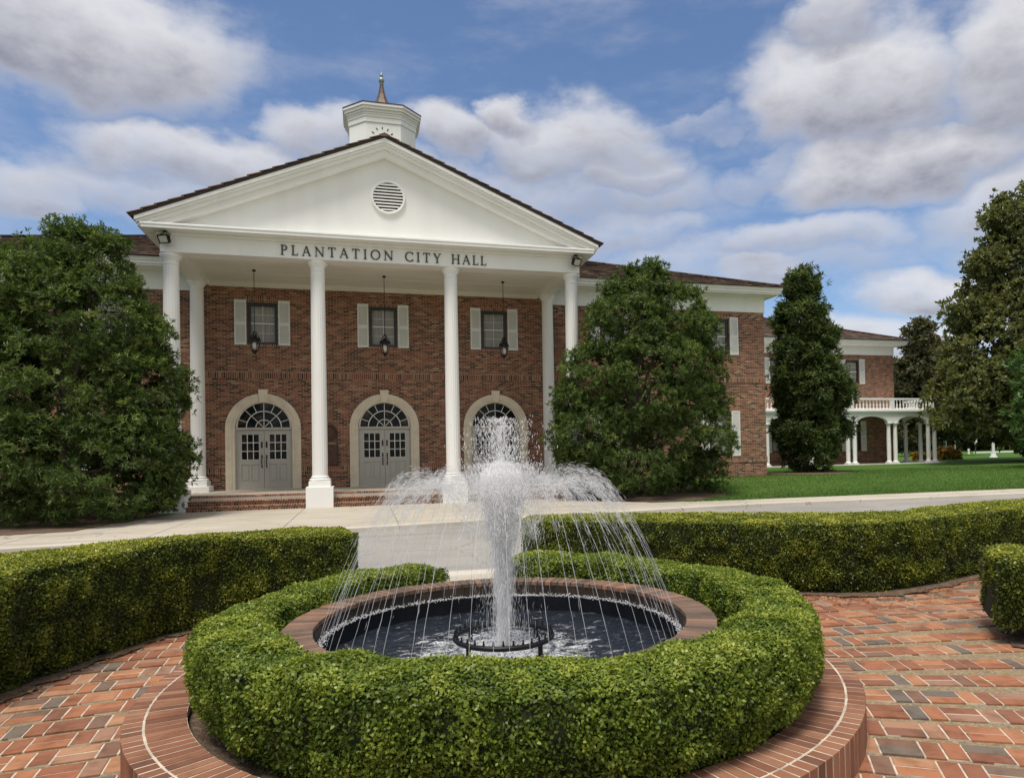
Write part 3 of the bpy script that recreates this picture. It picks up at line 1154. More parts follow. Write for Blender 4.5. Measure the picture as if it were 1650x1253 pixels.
# ---- columns
def make_column(name, z0, ped, xy):
    """fluted shaft > capital, base, pedestal"""
    h0 = z0 + ped + 0.33
    zt = ZC - 0.33
    n, per = 20, 6
    rows = 24
    vs, fs = [], []
    seg = n * per
    for j in range(rows + 1):
        t = j / rows
        rad = 0.232 - 0.022 * t ** 1.6
        for k in range(seg):
            ph = (k % per) / per
            d = 0.0065 * max(0.0, math.sin(math.pi * min(1, max(0, (ph - 0.1) / 0.8)))) ** 0.7
            if j in (0, rows):
                d = 0
            a = 2 * math.pi * k / seg
            zz = h0 + (zt - h0) * (t if 0 < j < rows else (0 if j == 0 else 1))
            if j == 1:
                zz = h0 + 0.05
            if j == rows - 1:
                zz = zt - 0.05
            vs.append(((rad - d) * math.cos(a), (rad - d) * math.sin(a), zz))
    for j in range(rows):
        for k in range(seg):
            fs.append((j * seg + k, j * seg + (k + 1) % seg, (j + 1) * seg + (k + 1) % seg, (j + 1) * seg + k))
    col = MB().add(vs, fs).build(name, 'white2', HALL, loc=(*xy, 0), smooth=True)
    MB().lathe([(0.211, zt), (0.224, zt + 0.012), (0.224, zt + 0.035), (0.211, zt + 0.045), (0.211, zt + 0.12), (0.228, zt + 0.13), (0.228, zt + 0.15), (0.25, zt + 0.175), (0.285, zt + 0.235), (0.29, zt + 0.245),
                (0.30, zt + 0.25), (0.305, zt + 0.29), (0.30, zt + 0.33)], n=40).build('capital', 'white2', col, smooth=True)
    b = z0 + ped
    MB().lathe([(0.305, b + 0.17), (0.318, b + 0.19), (0.318, b + 0.225), (0.30, b + 0.245), (0.262, b + 0.255), (0.258, b + 0.28), (0.27, b + 0.29), (0.27, b + 0.305), (0.25, b + 0.315), (0.234, b + 0.335)], n=40).build('base', 'white2', col, smooth=True)
    mb = MB()
    mb.box(-0.4, -0.4, z0 - 0.05, 0.4, 0.4, z0 + ped)
    mb.box(-0.32, -0.32, z0 + ped - 0.01, 0.32, 0.32, z0 + ped + 0.172)
    mb.build('pedestal', 'white', col, bevel=0.008)
    return col


c0 = make_column('column', 0.0, 0.63, (-6.18, -3.74))
for x in (-2.065, 2.065, 6.18):
    c = copy_tree(c0, HALL)
    c.location = (x, -3.74, 0)
c0 = make_column('column', LZ - 0.01, 0.2, (-6.18, -0.46))
c = copy_tree(c0, HALL)
c.location = (6.18, -0.46, 0)

# ---- entablature, ceiling
mb = MB()
mb.box(-6.40, FY, ZC, 6.40, FY + 0.62, 8.12)
for s in (-1, 1):
    a, b = sorted((s * 6.40, s * 5.88))
    mb.box(a, FY + 0.62, ZC, b, -0.002, 8.12)
mb.build('entablature', 'white', HALL, bevel=0.006)
mb = MB()
mb.box(-5.88, FY + 0.62, 7.74, 5.88, -0.004, 7.84)
for yy in (-2.75, -1.4):
    mb.box(-5.88, yy, 7.728, 5.88, yy + 0.03, 7.741)
mb.box(-5.88, -0.06, 7.58, 5.88, -0.003, 7.739)
mb.build('portico_ceiling', 'soffit', HALL)
# horizontal cornice with bed moulding, and its returns
mb = MB()
mb.box(-6.48, FY - 0.09, 8.10, 6.48, FY - 0.001, 8.18)
mb.box(-6.78, FY - 0.45, 8.18, 6.78, FY + 0.1, 8.33)
mb.box(-6.80, FY - 0.47, 8.27, 6.80, FY + 0.1, 8.335)
for s in (-1, 1):
    a, b = sorted((s * 6.40, s * 6.79))
    mb.box(a, FY + 0.1, 8.18, b, -0.85, 8.33)
    a, b = sorted((s * 6.401, s * 6.48))
    mb.box(a, FY, 8.10, b, -0.5, 8.179)
mb.build('cornice', 'white', HALL, bevel=0.01)
# tympanum
SL = 0.421
ZA = 11.50


def chevron(hw, top, thick, y0, y1, mbx):
    """top: z of its upper edge at the apex"""
    mbx.extrude([(-hw, top - SL * hw), (0, top), (hw, top - SL * hw), (hw, top - SL * hw - thick), (0, top - thick), (-hw, top - SL * hw - thick)], y0, y1)


mb = MB()
mb.extrude([(-6.4, 8.33), (6.4, 8.33), (6.4, 8.42), (0, ZA - 0.35), (-6.4, 8.42)], FY - 0.02, FY + 0.15)
tymp = mb.build('tympanum', 'white', HALL)
mb = MB()
chevron(6.93, ZA - 0.11, 0.12, FY - 0.50, FY - 0.05, mb)
chevron(6.90, ZA - 0.225, 0.075, FY - 0.455, FY - 0.05, mb)
chevron(6.86, ZA - 0.295, 0.10, FY - 0.40, FY - 0.05, mb)
mb.extrude([(-6.70, 8.336), (-6.70, ZA - 0.39 - SL * 6.7), (0, ZA - 0.39), (6.70, ZA - 0.39 - SL * 6.7), (6.70, 8.336), (6.14, 8.336), (0, ZA - 0.58), (-6.14, 8.336)], FY - 0.29, FY - 0.02)
mb.build('raking_cornice', 'white', HALL, bevel=0.012)
# side eaves of the portico roof
mb = MB()
for s in (-1, 1):
    a, b = sorted((s * 6.79, s * 7.0))
    mb.box(a, FY + 0.1, 8.34, b, -0.8, 8.52)
    a, b = sorted((s * 6.3, s * 6.79))
    mb.box(a, FY + 0.1, 8.335, b, -0.8, 8.5)
mb.build('eave_fascia', 'white', HALL)
# round louvred vent
vz = 9.69
mb = MB()
n = 48
ro, ri = 0.53, 0.46
vs, fs = [], []
pr = [(ri, 0.0), (ri, -0.06), (ri + 0.02, -0.075), (ro - 0.015, -0.075), (ro, -0.06), (ro, 0.0)]
for k in range(n):
    a = 2 * math.pi * k / n
    for (q, y) in pr:
        vs.append((q * math.cos(a), y, q * math.sin(a)))
for k in range(n):
    for j in range(5):
        fs.append((k * 6 + j, ((k + 1) % n) * 6 + j, ((k + 1) % n) * 6 + j + 1, k * 6 + j + 1))
vent = MB().add(vs, fs).build('vent', 'white', HALL, loc=(0.1, FY - 0.02, vz), smooth=True)
MB().extrude(arc(0, 0, ri + 0.005, 0, 2 * math.pi * 47 / 48, 47), -0.012, -0.004).build('vent_opening', 'black', vent)
mb = MB()
for k in range(9):
    z = -0.40 + 0.098 * k
    hw = math.sqrt(max(0.01, ri * ri - z * z)) - 0.004
    mb.obox((0, -0.045, z + 0.012), (hw, 0, 0), (0, 0.024, 0.026), (0, 0.006, -0.008))
mb.build('louvre', 'white', vent)

# ---- lettering
def letter_shapes():
    T, t, s = 0.135, 0.07, 0.045

    def bar(p, q, w):
        p, q = np.array(p, float), np.array(q, float)
        d = (q - p) / np.linalg.norm(q - p)
        m_ = np.array([-d[1], d[0]]) * w / 2
        return [tuple(p - m_), tuple(q - m_), tuple(q + m_), tuple(p + m_)]

    def curve(cx, cz, rx, rz, a0, a1, w0, w1, n=20):
        out = []
        for k in range(n):
            ps = []
            for a in (a0 + (a1 - a0) * k / n, a0 + (a1 - a0) * (k + 1) / n):
                a = math.radians(a)
                w = w0 + (w1 - w0) * abs(math.cos(a))
                ps.append(((cx + (rx - w / 2) * math.cos(a), cz + (rz - w / 2) * math.sin(a)), (cx + (rx + w / 2) * math.cos(a), cz + (rz + w / 2) * math.sin(a))))
            out.append([ps[0][0], ps[0][1], ps[1][1], ps[1][0]])
        return out

    def stem(x, w=T, serif=0.10, top=True, bot=True):
        o = [[(x - w / 2, 0), (x + w / 2, 0), (x + w / 2, 1), (x - w / 2, 1)]]
        if bot:
            o.append([(x - w / 2 - serif, 0), (x + w / 2 + serif, 0), (x + w / 2 + serif, s), (x - w / 2 - serif, s)])
        if top:
            o.append([(x - w / 2 - serif, 1 - s), (x + w / 2 + serif, 1 - s), (x + w / 2 + serif, 1), (x - w / 2 - serif, 1)])
        return o
    G = {}
    G['P'] = (0.66, stem(0.17) + curve(0.34, 0.735, 0.25, 0.235, -90, 90, t, T) + [bar((0.2, 0.97), (0.35, 0.97), t * .9), bar((0.2, 0.5), (0.35, 0.5), t * .9)])
    G['L'] = (0.64, stem(0.17) + [bar((0.2, s / 2 + .005), (0.6, s / 2 + .005), 0.06), bar((0.6, 0), (0.6, 0.24), 0.05)])
    G['A'] = (0.86, [bar((0.10, 0.02), (0.42, 1.0), t), bar((0.42, 1.0), (0.76, 0.02), T), bar((0.22, 0.36), (0.64, 0.36), 0.055), bar((0, s / 2), (0.22, s / 2), s), bar((0.62, s / 2), (0.88, s / 2), s)])
    G['N'] = (0.92, [bar((0.14, 0.02), (0.14, 0.98), t), bar((0.13, 0.96), (0.80, 0.03), T), bar((0.80, 0.02), (0.80, 0.98), t), bar((0.02, s / 2), (0.26, s / 2), s), bar((0, 1 - s / 2), (0.2, 1 - s / 2), s), bar((0.68, 1 - s / 2), (0.92, 1 - s / 2), s)])
    G['T'] = (0.76, stem(0.38, top=False) + [bar((0.03, 0.965), (0.73, 0.965), 0.07), bar((0.04, 0.76), (0.04, 1.0), 0.05), bar((0.72, 0.76), (0.72, 1.0), 0.05)])
    G['I'] = (0.36, stem(0.18))
    G['O'] = (0.96, curve(0.48, 0.5, 0.43, 0.48, 0, 360, t, T, 36))
    G['C'] = (0.84, curve(0.48, 0.5, 0.43, 0.48, 42, 318, t, T, 28) + [bar((0.80, 0.70), (0.80, 0.97), 0.05), bar((0.80, 0.03), (0.80, 0.26), 0.05)])
    G['Y'] = (0.82, [bar((0.10, 0.98), (0.41, 0.44), T), bar((0.72, 0.98), (0.41, 0.44), t), [(0.345, 0), (0.475, 0), (0.475, 0.48), (0.345, 0.48)], bar((0.25, s / 2), (0.57, s / 2), s), bar((0.0, 1 - s / 2), (0.24, 1 - s / 2), s), bar((0.60, 1 - s / 2), (0.84, 1 - s / 2), s)])
    G['H'] = (0.94, stem(0.17) + stem(0.77) + [bar((0.2, 0.51), (0.75, 0.51), 0.06)])
    return G


GL = letter_shapes()
for word, x0, x1 in (('PLANTATION', -3.11, 0.22), ('CITY', 0.60, 1.73), ('HALL', 2.06, 3.20)):
    cap = 0.30
    tot = sum(GL[ch][0] for ch in word) * cap
    space = ((x1 - x0) - tot) / (len(word) - 1)
    x = x0
    for ch in word:
        w, polys = GL[ch]
        mb = MB()
        for q_i, q in enumerate(polys):
            mb.extrude([(a * cap, b * cap) for a, b in q], -0.028 - 0.0004 * (q_i % 7), 0.0)
        o = mb.build('letter', 'letter', HALL, loc=(x, FY - 0.002, 7.705))
        x += w * cap + space


# ---- roofs
def tile_field(mb, org, u, v, L, H, inside, tw=0.27, th=0.38, thick=0.026):
    """courses of flat tiles on a slope: org + u*a + v*b"""
    org, u, v = (np.array(q, float) for q in (org, u, v))
    nrm = np.cross(u, v)
    nrm /= np.linalg.norm(nrm)
    if nrm[2] < 0:
        nrm = -nrm
    b = 0.0
    j = 0
    tw0 = tw
    while b < H:
        a = 0.0
        while a < L:
            tw = tw0 / 2 if (a == 0 and j % 2) else tw0
            ac, bc = a + tw / 2, b + th / 2
            c = org + u * ac + v * bc
            if inside(ac, bc, c):
                lift = 0.022 + random.uniform(-0.004, 0.006)
                vv = v + nrm * (-0.08 + random.uniform(-0.012, 0.012))
                vv /= np.linalg.norm(vv)
                n2 = np.cross(u, vv)
                n2 = n2 if n2[2] > 0 else -n2
                mb.obox(c + nrm * lift, u * (tw / 2 - 0.004), vv * (th / 2 + 0.03), n2 * thick / 2, rnd=min(1, max(0, random.gauss(0.5, 0.25))))
            a += tw
        b += th
        j += 1


# portico gable
mb = MB()
hw = 7.02
ln = math.hypot(1, SL)
chevron(hw, ZA - 0.03, 0.075, FY - 0.52, 8.2, mb)
pr = mb.build('portico_roof', 'roofbase', HALL)
mb = MB()
for s in (-1, 1):
    v = np.array([-s / ln, 0, SL / ln])
    tile_field(mb, (s * (hw + 0.04), FY - 0.56, ZA - 0.03 - SL * (hw + 0.04)), (0, 1, 0), v, 12.0, (hw) * ln, lambda a, b, c: b < hw * ln - 0.12 and c[2] > 8.33 + 0.37 * (c[1] + 0.85) - 0.3)
y = FY - 0.56
while y < 6.5:
    dz_ = random.uniform(-.006, .006)
    mb.extrude([(-0.17, ZA - 0.055 + dz_), (0, ZA + 0.025 + dz_), (0.17, ZA - 0.055 + dz_), (0.17, ZA - 0.09 + dz_), (-0.17, ZA - 0.09 + dz_)], y, y + 0.37 + (0.01 if y < 0 else 0))
    y += 0.36
mb.build('roof_tile', 'tile', pr)

# main hip roof
EZ, EY, EX = 8.30, -0.87, 16.38
PT = 0.37
RH = 8.85


def hip_roof(parent, x0, x1, y0, ez, pt, run, depth, skip=None):
    zr = ez + pt * run
    y1 = y0 + depth
    yr = y0 + run
    V = [(x0, y0, ez), (x1, y0, ez), (x1, y1, ez), (x0, y1, ez), (x0 + run, yr, zr), (x1 - run, yr, zr)]
    mb = MB().add(V, [(0, 1, 5, 4), (1, 2, 5), (2, 3, 4, 5), (3, 0, 4), (3, 2, 1, 0)])
    rf = mb.build('roof', 'roofbase', parent)
    tm = MB()
    l = math.hypot(1, pt)
    L = x1 - x0
    tile_field(tm, (x0, y0 - 0.05, ez - 0.05 * pt), (1, 0, 0), (0, 1 / l, pt / l), L, (run + 0.05) * l,
               lambda a, b, c: a > b / l - 0.1 and a < L - b / l + 0.1 and (skip is None or not skip(c)))
    tile_field(tm, (x1 + 0.05, y0, ez - 0.05 * pt), (0, 1, 0), (-1 / l, 0, pt / l), depth, (run + 0.05) * l,
               lambda a, b, c: a > b / l - 0.1 and a < depth - b / l + 0.1)
    tile_field(tm, (x0 - 0.05, y0, ez - 0.05 * pt), (0, 1, 0), (1 / l, 0, pt / l), depth, (run + 0.05) * l,
               lambda a, b, c: a > b / l - 0.1 and a < depth - b / l + 0.1)
    # hip tiles
    for (ax, ay, bx, by) in ((x0, y0, x0 + run, yr), (x1, y0, x1 - run, yr)):
        n = int(run * 1.5 / 0.36)
        d = np.array([bx - ax, by - ay, zr - ez]) / n
        for k in range(n):
            c = np.array([ax, ay, ez + 0.07]) + d * (k + 0.5)
            side = np.array([-d[1], d[0], 0]) / math.hypot(d[0], d[1])
            tm.obox(c, side * 0.12, d * 0.56, (0, 0, 0.03))
    tm.build('roof_tile', 'tile', rf)
    return rf


hip_roof(HALL, -EX, EX, EY, EZ, PT, RH, 2 * RH, skip=lambda c: c[2] < ZA - SL * abs(c[0]) - 0.15)
# frieze and eaves of the wings
for s_ in (-1, 1):
    mb = MB()
    a, b = sorted((s_ * 6.402, s_ * 15.98))
    mb.box(a, -0.035, 7.38, b, 0.28, 8.0)
    a, b = sorted((s_ * 15.70, s_ * 15.985))
    mb.box(a, 0.281, 7.38, b, 16.8, 8.0)
    mb.build('frieze', 'white', HALL)
    mb = MB()
    for (ov, z0, z1, inn) in ((0.10, 7.98, 8.06, 0.0), (0.72, 8.02, 8.10, 0.0), (0.78, 8.08, 8.18, 0.60), (0.83, 8.175, 8.245, 0.62), (0.86, 8.24, 8.298, 0.64)):
        a, b = sorted((s_ * (6.80 if ov > .2 else 6.402), s_ * (15.95 + ov * 0.5)))
        mb.box(a, -ov, z0, b, -inn + 0.02 if inn else 0.1, z1)
        a, b = sorted((s_ * (15.95 + (inn * .5 if inn else -0.2)), s_ * (15.95 + ov * 0.5)))
        mb.box(a + 0.001, (-inn + 0.02 if inn else 0.1) + 0.001, z0 + 0.001, b - 0.001, 16.8, z1 - 0.001)
    mb.build('eave_cornice', 'white', HALL, bevel=0.01)

# ---- cupola
CUX, CUY = 0.15, 3.0


def octo(h, ch):
    """chamfered square of half width h"""
    c = h - ch
    return [(-c, -h), (c, -h), (h, -c), (h, c), (c, h), (-c, h), (-h, c), (-h, -c)]


mb = MB()
mb.extrude(octo(1.30, 0.62), 9.5, 14.98, 'xy')
cup = mb.build('cupola', 'white', HALL, loc=(CUX, CUY, 0))
mb = MB()
for (h, z0, z1) in ((1.335, 14.72, 14.94), (1.36, 14.92, 15.02), (1.38, 15.01, 15.10), (1.42, 15.09, 15.19), (1.48, 15.18, 15.30), (1.53, 15.295, 15.40)):
    mb.extrude(octo(h, 0.62 + (h - 1.3) * 0.59), z0, z1, 'xy')
mb.build('cupola_cornice', 'white', cup, bevel=0.012)
a, b, c_ = octo(1.548, 0.765), octo(1.535, 0.76), octo(0.35, 0.17)
mb = MB()
V = [(x, y, 15.402) for x, y in a] + [(x, y, 15.43) for x, y in a] + [(x, y, 15.95) for x, y in c_]
F = [(i, (i + 1) % 8, 8 + (i + 1) % 8, 8 + i) for i in range(8)] + [(8 + i, 8 + (i + 1) % 8, 16 + (i + 1) % 8, 16 + i) for i in range(8)] + [tuple(range(16, 24)), tuple(reversed(range(8)))]
mb.add(V, F)
mb.build('cupola_roof', 'roofbase', cup)
mb = MB()
mb.lathe([(0.52, 15.86), (0.36, 16.02), (0.24, 16.25), (0.15, 16.5), (0.105, 16.72), (0.075, 16.92)], n=8, a0=R(22.5))
mb.build('spire', 'copper', cup)
mb = MB()
mb.lathe([(0.06, 16.90), (0.09, 16.94), (0.06, 16.98), (0.10, 17.02), (0.125, 17.09), (0.11, 17.16), (0.06, 17.21), (0.045, 17.24), (0.075, 17.28), (0.07, 17.33), (0.03, 17.37), (0.012, 17.46), (0.004, 17.62)], n=16)
mb.build('finial', 'lead', cup, smooth=True)
# clock strokes on the front face
CLZ = 14.10
for k in range(12):
    an = R(30 * k)
    mb = MB()
    d = np.array([math.sin(an), 0, math.cos(an)])
    e = np.array([math.cos(an), 0, -math.sin(an)])
    mb.obox(np.array([-0.03, -1.306, CLZ]) + d * 0.42, d * 0.045, e * 0.016, (0, 0.01, 0))
    mb.build('clock_mark', 'black', cup)

# ---- fittings on the hall: things of their own
def lantern(x, label):
    t = thing('hanging_lantern', label, 'lantern', (x, -1.9, 4.97), group='lanterns hanging in the portico')
    mb = MB()
    mb.tube([(0, 0, 0.72), (0, 0, 2.76)], 0.012, 6)
    mb.lathe([(0.06, 2.72), (0.05, 2.77)], n=12)
    mb.build('hanging_rod', 'black', t)
    mb = MB()
    for k in range(6):
        a = math.pi * k / 3
        c, s = math.cos(a), math.sin(a)
        mb.tube([(0.02 * c, 0.02 * s, 0.72), (0.06 * c, 0.06 * s, 0.66), (0.16 * c, 0.16 * s, 0.50), (0.175 * c, 0.175 * s, 0.42), (0.10 * c, 0.10 * s, 0.10), (0.03 * c, 0.03 * s, 0.03)], 0.011, 5)
    mb.lathe([(0.175, 0.425), (0.19, 0.43), (0.19, 0.45), (0.175, 0.455)], n=6)
    mb.lathe([(0.19, 0.45), (0.14, 0.52), (0.06, 0.56), (0.03, 0.62)], n=6)
    mb.lathe([(0.02, -0.02), (0.035, 0.01), (0.05, 0.05), (0.10, 0.10)], n=8)
    # scrolls at the top
    for k in range(4):
        a = math.pi * k / 2 + .4
        c, s = math.cos(a), math.sin(a)
        mb.tube([(0.0, 0, 0.73), (0.06 * c, 0.06 * s, 0.74), (0.085 * c, 0.085 * s, 0.69), (0.06 * c, 0.06 * s, 0.66)], 0.008, 5)
    mb.build('cage', 'black', t)
    MB().lathe([(0.03, 0.13), (0.075, 0.17), (0.085, 0.28), (0.06, 0.36), (0.03, 0.38)], n=12).build('lamp_glass', 'lampglass', t, smooth=True)


lantern(-DX, 'black iron lantern hanging before the upper window left of the name PLANTATION')
lantern(0, 'black iron lantern hanging in the middle of the portico, above the central door')
lantern(DX, 'black iron lantern hanging above the door behind the fountain spray')


def floodlight(x, label, s):
    t = thing('floodlight', label, 'floodlight', (x, FY - 0.02, 8.06), group='floodlights under the pediment corners')
    mb = MB()
    q = np.array([0.35 * s, -0.8, -0.48])
    q /= np.linalg.norm(q)
    e = np.cross(q, (0, 0, 1))
    e /= np.linalg.norm(e)
    u = np.cross(e, q)
    c = np.array([0, -0.22, -0.13])
    mb.obox(c, e * 0.15, u * 0.12, q * 0.045)
    mb.obox(c - q * 0.075, e * 0.10, u * 0.085, q * 0.045)
    for k in range(-3, 4):
        mb.obox(c - q * 0.13 + e * 0.026 * k, e * 0.004, u * 0.08, q * 0.02)
    for w in (-1, 1):
        mb.obox(c + e * 0.144 * w + q * 0.055, e * 0.012, u * 0.125, q * 0.012)
        mb.obox(c + u * 0.114 * w + q * 0.055, e * 0.134, u * 0.012, q * 0.012)
    mb.build('housing', 'bronze', t)
    MB().obox(c + q * 0.047, e * 0.13, u * 0.10, q * 0.004).build('lens', 'lampglass', t)
    mb = MB()
    for w in (-1, 1):
        mb.tube([c + e * 0.165 * w, c + e * 0.165 * w + np.array([0, 0.1, 0.16]), (0, -0.14, 0.098)], 0.012, 6)
    mb.box(-0.05, -0.2, 0.095, 0.05, -0.08, 0.118)
    mb.build('bracket', 'bronze', t)


floodlight(-6.22, 'small bronze floodlight under the left corner of the pediment', -1)
floodlight(6.22, 'small bronze floodlight under the right corner of the pediment', 1)

t = thing('wall_seal', 'round dark bronze seal on the brick behind the second column', 'plaque', (-1.97, 0, 2.39))
prof = [(0.30, 0.0), (0.31, 0.03), (0.29, 0.045), (0.26, 0.03), (0.20, 0.03), (0.19, 0.045), (0.17, 0.05), (0.0, 0.055)]
mb = MB()
n = 40
vs = [(r * math.cos(2 * math.pi * k / n), -y, r * math.sin(2 * math.pi * k / n)) for r, y in prof for k in range(n)]
fs = [(j * n + k, j * n + (k + 1) % n, (j + 1) * n + (k + 1) % n, (j + 1) * n + k) for j in range(len(prof) - 1) for k in range(n)]
mb.add(vs, fs).build('seal_disc', 'plaque', t, smooth=True)
mb = MB()
for k in range(24):
    a = 2 * math.pi * k / 24
    mb.obox((0.23 * math.cos(a), -0.033, 0.23 * math.sin(a)), (0.008, 0, 0), (0, 0.008, 0), (0, 0, 0.014))
mb.build('raised_ring', 'bronze', t)
t = thing('wall_plaque', 'rectangular brown plaque on the brick below the round seal', 'plaque', (-1.93, 0, 1.6))
mb = MB()
mb.box(-0.29, -0.03, -0.37, 0.29, -0.001, 0.37)
mb.build('plaque_plate', 'plaque', t, bevel=0.01)
mb = MB()
mb.box(-0.29, -0.045, -0.37, -0.265, -0.031, 0.37)
mb.box(0.265, -0.045, -0.37, 0.29, -0.031, 0.37)
mb.box(-0.264, -0.045, 0.345, 0.264, -0.031, 0.37)
mb.box(-0.264, -0.045, -0.37, 0.264, -0.031, -0.345)
mb.build('plaque_rim', 'bronze', t)

# ------------------------------------------------------------------ the annex
ANX = thing('brick_annex', 'lower brick wing with white arched colonnade and balustraded balcony beyond the lawn', 'building')
AY = 11.5
AW = [24.0, 29.45]
AL = [24.0, 29.45]
holes = [[(x - 0.5, 5.58), (x + 0.5, 5.58), (x + 0.5, 7.06), (x - 0.5, 7.06)] for x in AW]
holes += [[(x - 0.5, 1.27), (x + 0.5, 1.27), (x + 0.5, 3.13), (x - 0.5, 3.13)] for x in AL]
wall_with_holes('front_wall', 12.0, 32.6, -0.4, 7.7, AY, holes, 'brick', ANX)
MB().box(32.3, AY + 0.301, -0.4, 32.599, 24, 7.7).build('side_wall', 'brick', ANX)
for x in AW:
    c = copy_tree(w0, ANX)
    c.location = (x, AY + 0.07, WZ0)
    for s in (-1, 1):
        c = s0.copy()
        COL.objects.link(c)
        c.parent = ANX
        c.location = (x + s * 0.725, AY - 0.002, WZ0 - 0.04)
for x in AL:
    c = copy_tree(lw0, ANX)
    c.location = (x, AY + 0.07, LW0)
    for s in (-1, 1):
        c = ls0.copy()
        COL.objects.link(c)
        c.parent = ANX
        c.location = (x + s * 0.725, AY - 0.002, LW0 - 0.02)
mb = MB()
mb.box(12, AY - 0.03, 7.42, 32.63, AY + 0.28, 8.0)
mb.box(32.35, AY + 0.281, 7.42, 32.632, 24, 8.0)
mb.build('frieze', 'white', ANX)
mb = MB()
for (ov, z0, z1, inn) in ((0.72, 8.0, 8.08, 0.0), (0.78, 8.07, 8.17, 0.60), (0.85, 8.165, 8.26, 0.62)):
    mb.box(12, AY - ov, z0, 32.6 + ov * .6, AY - (inn - .02 if inn else -0.1), z1)
    mb.box(32.6 + (inn * .6 if inn else -0.2), AY - (inn - .02 if inn else -0.1) + .001, z0 + .001, 32.6 + ov * .6 - .001, 24, z1 - .001)
mb.build('eave_cornice', 'white', ANX, bevel=0.01)
hip_roof(ANX, 11.5, 33.2, AY - 0.87, 8.28, 0.37, 7.0, 14.0)

# colonnade and balcony
BY = 8.9
GZ = 0.47
mb = MB()
mb.box(19.0, BY - 0.5, -0.3, 33.6, AY - 0.001, GZ)
mb.build('walkway_slab', 'deck', ANX, bevel=0.02)
piers = [21.3, 24.25, 27.2, 30.1, 33.0]
BZ = 3.72


def arch_strip(x0, x1, zs, rise, ztop, y0, y1, mbx, axis='x'):
    """spandrel panel over a flat arch between two supports"""
    n = 24
    low = [(x0 + (x1 - x0) * k / n, zs + rise * (1 - (2 * k / n - 1) ** 2) ** 0.5) for k in range(n + 1)]
    vs, fs = [], []
    for (x, z) in low:
        for yy in (y0, y1):
            vs += [(x, yy, z), (x, yy, ztop)] if axis == 'x' else [(yy, x, z), (yy, x, ztop)]
    for k in range(n):
        a, b = 4 * k, 4 * k + 4
        fs += [(a, b, b + 1, a + 1), (a + 2, a + 3, b + 3, b + 2), (a, a + 2, b + 2, b)]
    mbx.add(vs, fs)


mb = MB()
xs = [18.4] + piers
for a, b in zip(xs[:-1], xs[1:]):
    arch_strip(a + 0.36, b - 0.36, 2.95, 0.38, 3.50, BY - 0.11, BY + 0.11, mb)
for p in piers:
    mb.box(p - 0.359, BY - 0.112, 2.93, p + 0.359, BY + 0.112, 3.50)
arch_strip(BY + 0.4, AY - 0.1, 2.95, 0.38, 3.50, 33.10, 33.32, mb, 'y')
mb.build('arcade', 'white', ANX)
mb = MB()
mb.box(16.0, BY - 0.17, 3.50, 33.42, AY - 0.001, 3.60)
mb.box(16.0, BY - 0.24, 3.60, 33.49, AY - 0.001, BZ)
mb.build('balcony_slab', 'white', ANX, bevel=0.015)
# slim paired columns


def slim_column(xy):
    col = MB().lathe([(0.115, GZ + 0.16), (0.125, 1.6), (0.105, 2.80)], n=20).build('column', 'white2', ANX, loc=(*xy, 0), smooth=True)
    mb = MB()
    mb.box(-0.16, -0.16, GZ - 0.02, 0.16, 0.16, GZ + 0.09)
    mb.lathe([(0.155, GZ + 0.09), (0.16, GZ + 0.12), (0.13, GZ + 0.16), (0.116, GZ + 0.18)], n=20)
    mb.build('base', 'white2', col)
    mb = MB()
    mb.lathe([(0.106, 2.75), (0.12, 2.77), (0.106, 2.79), (0.11, 2.84), (0.15, 2.89)], n=20)
    mb.box(-0.16, -0.16, 2.885, 0.16, 0.16, 2.93)
    mb.build('capital', 'white2', col)
    return col


sc0 = None
spots = []
for p in piers:
    spots += [(p - 0.235, BY), (p + 0.235, BY)]
spots += [(33.2, AY - 0.25), (33.2, BY + 1.1)]
for q in spots:
    if sc0 is None:
        sc0 = slim_column(q)
    else:
        c = copy_tree(sc0, ANX)
        c.location = (*q, 0)
# balustrade
mb = MB()
mb.box(16.05, BY - 0.15, BZ + 0.003, 33.40, BY + 0.01, BZ + 0.09)
mb.box(16.05, BY - 0.17, BZ + 0.60, 33.42, BY + 0.03, BZ + 0.70)
mb.box(33.24, BY + 0.011, BZ + 0.003, 33.40, AY - 0.002, BZ + 0.09)
mb.box(33.22, BY + 0.031, BZ + 0.60, 33.42, AY - 0.002, BZ + 0.70)
for p in piers:
    mb.box(p - 0.13, BY - 0.16, BZ + 0.09, p + 0.13, BY + 0.02, BZ + 0.60)
mb.build('balcony_rail', 'white', ANX, bevel=0.01)
bal0 = None
xs_ = [x for x in np.arange(16.3, 33.0, 0.24) if min(abs(x - p) for p in piers) > 0.2]
for x in xs_:
    if bal0 is None:
        bal0 = MB().lathe([(0.05, 0), (0.05, 0.03), (0.03, 0.05), (0.035, 0.10), (0.055, 0.17), (0.048, 0.24), (0.026, 0.33), (0.03, 0.40), (0.045, 0.43), (0.03, 0.45), (0.045, 0.47), (0.045, 0.51)], n=10).build('baluster', 'white', ANX, loc=(x, BY - 0.07, BZ + 0.09), smooth=True)
    else:
        c = bal0.copy()
        COL.objects.link(c)
        c.parent = ANX
        c.location = (x, BY - 0.07, BZ + 0.09)
for y in np.arange(BY + 0.2, AY - 0.1, 0.24):
    c = bal0.copy()
    COL.objects.link(c)
    c.parent = ANX
    c.location = (33.32, y, BZ + 0.09)
# ------------------------------------------------------------------ fountain
FX, FYC = 0.18, -22.14
KF = 1.22                      # the pool group is modelled small and then enlarged


def enlarge(o):
    """enlarge a pool object to its real size about the fountain's place"""
    l = np.array(o.location)
    o.location = tuple(CP + KF * (l - CP))
    o.scale = (KF, KF, KF)


OX, OY = 0.0, -22.97


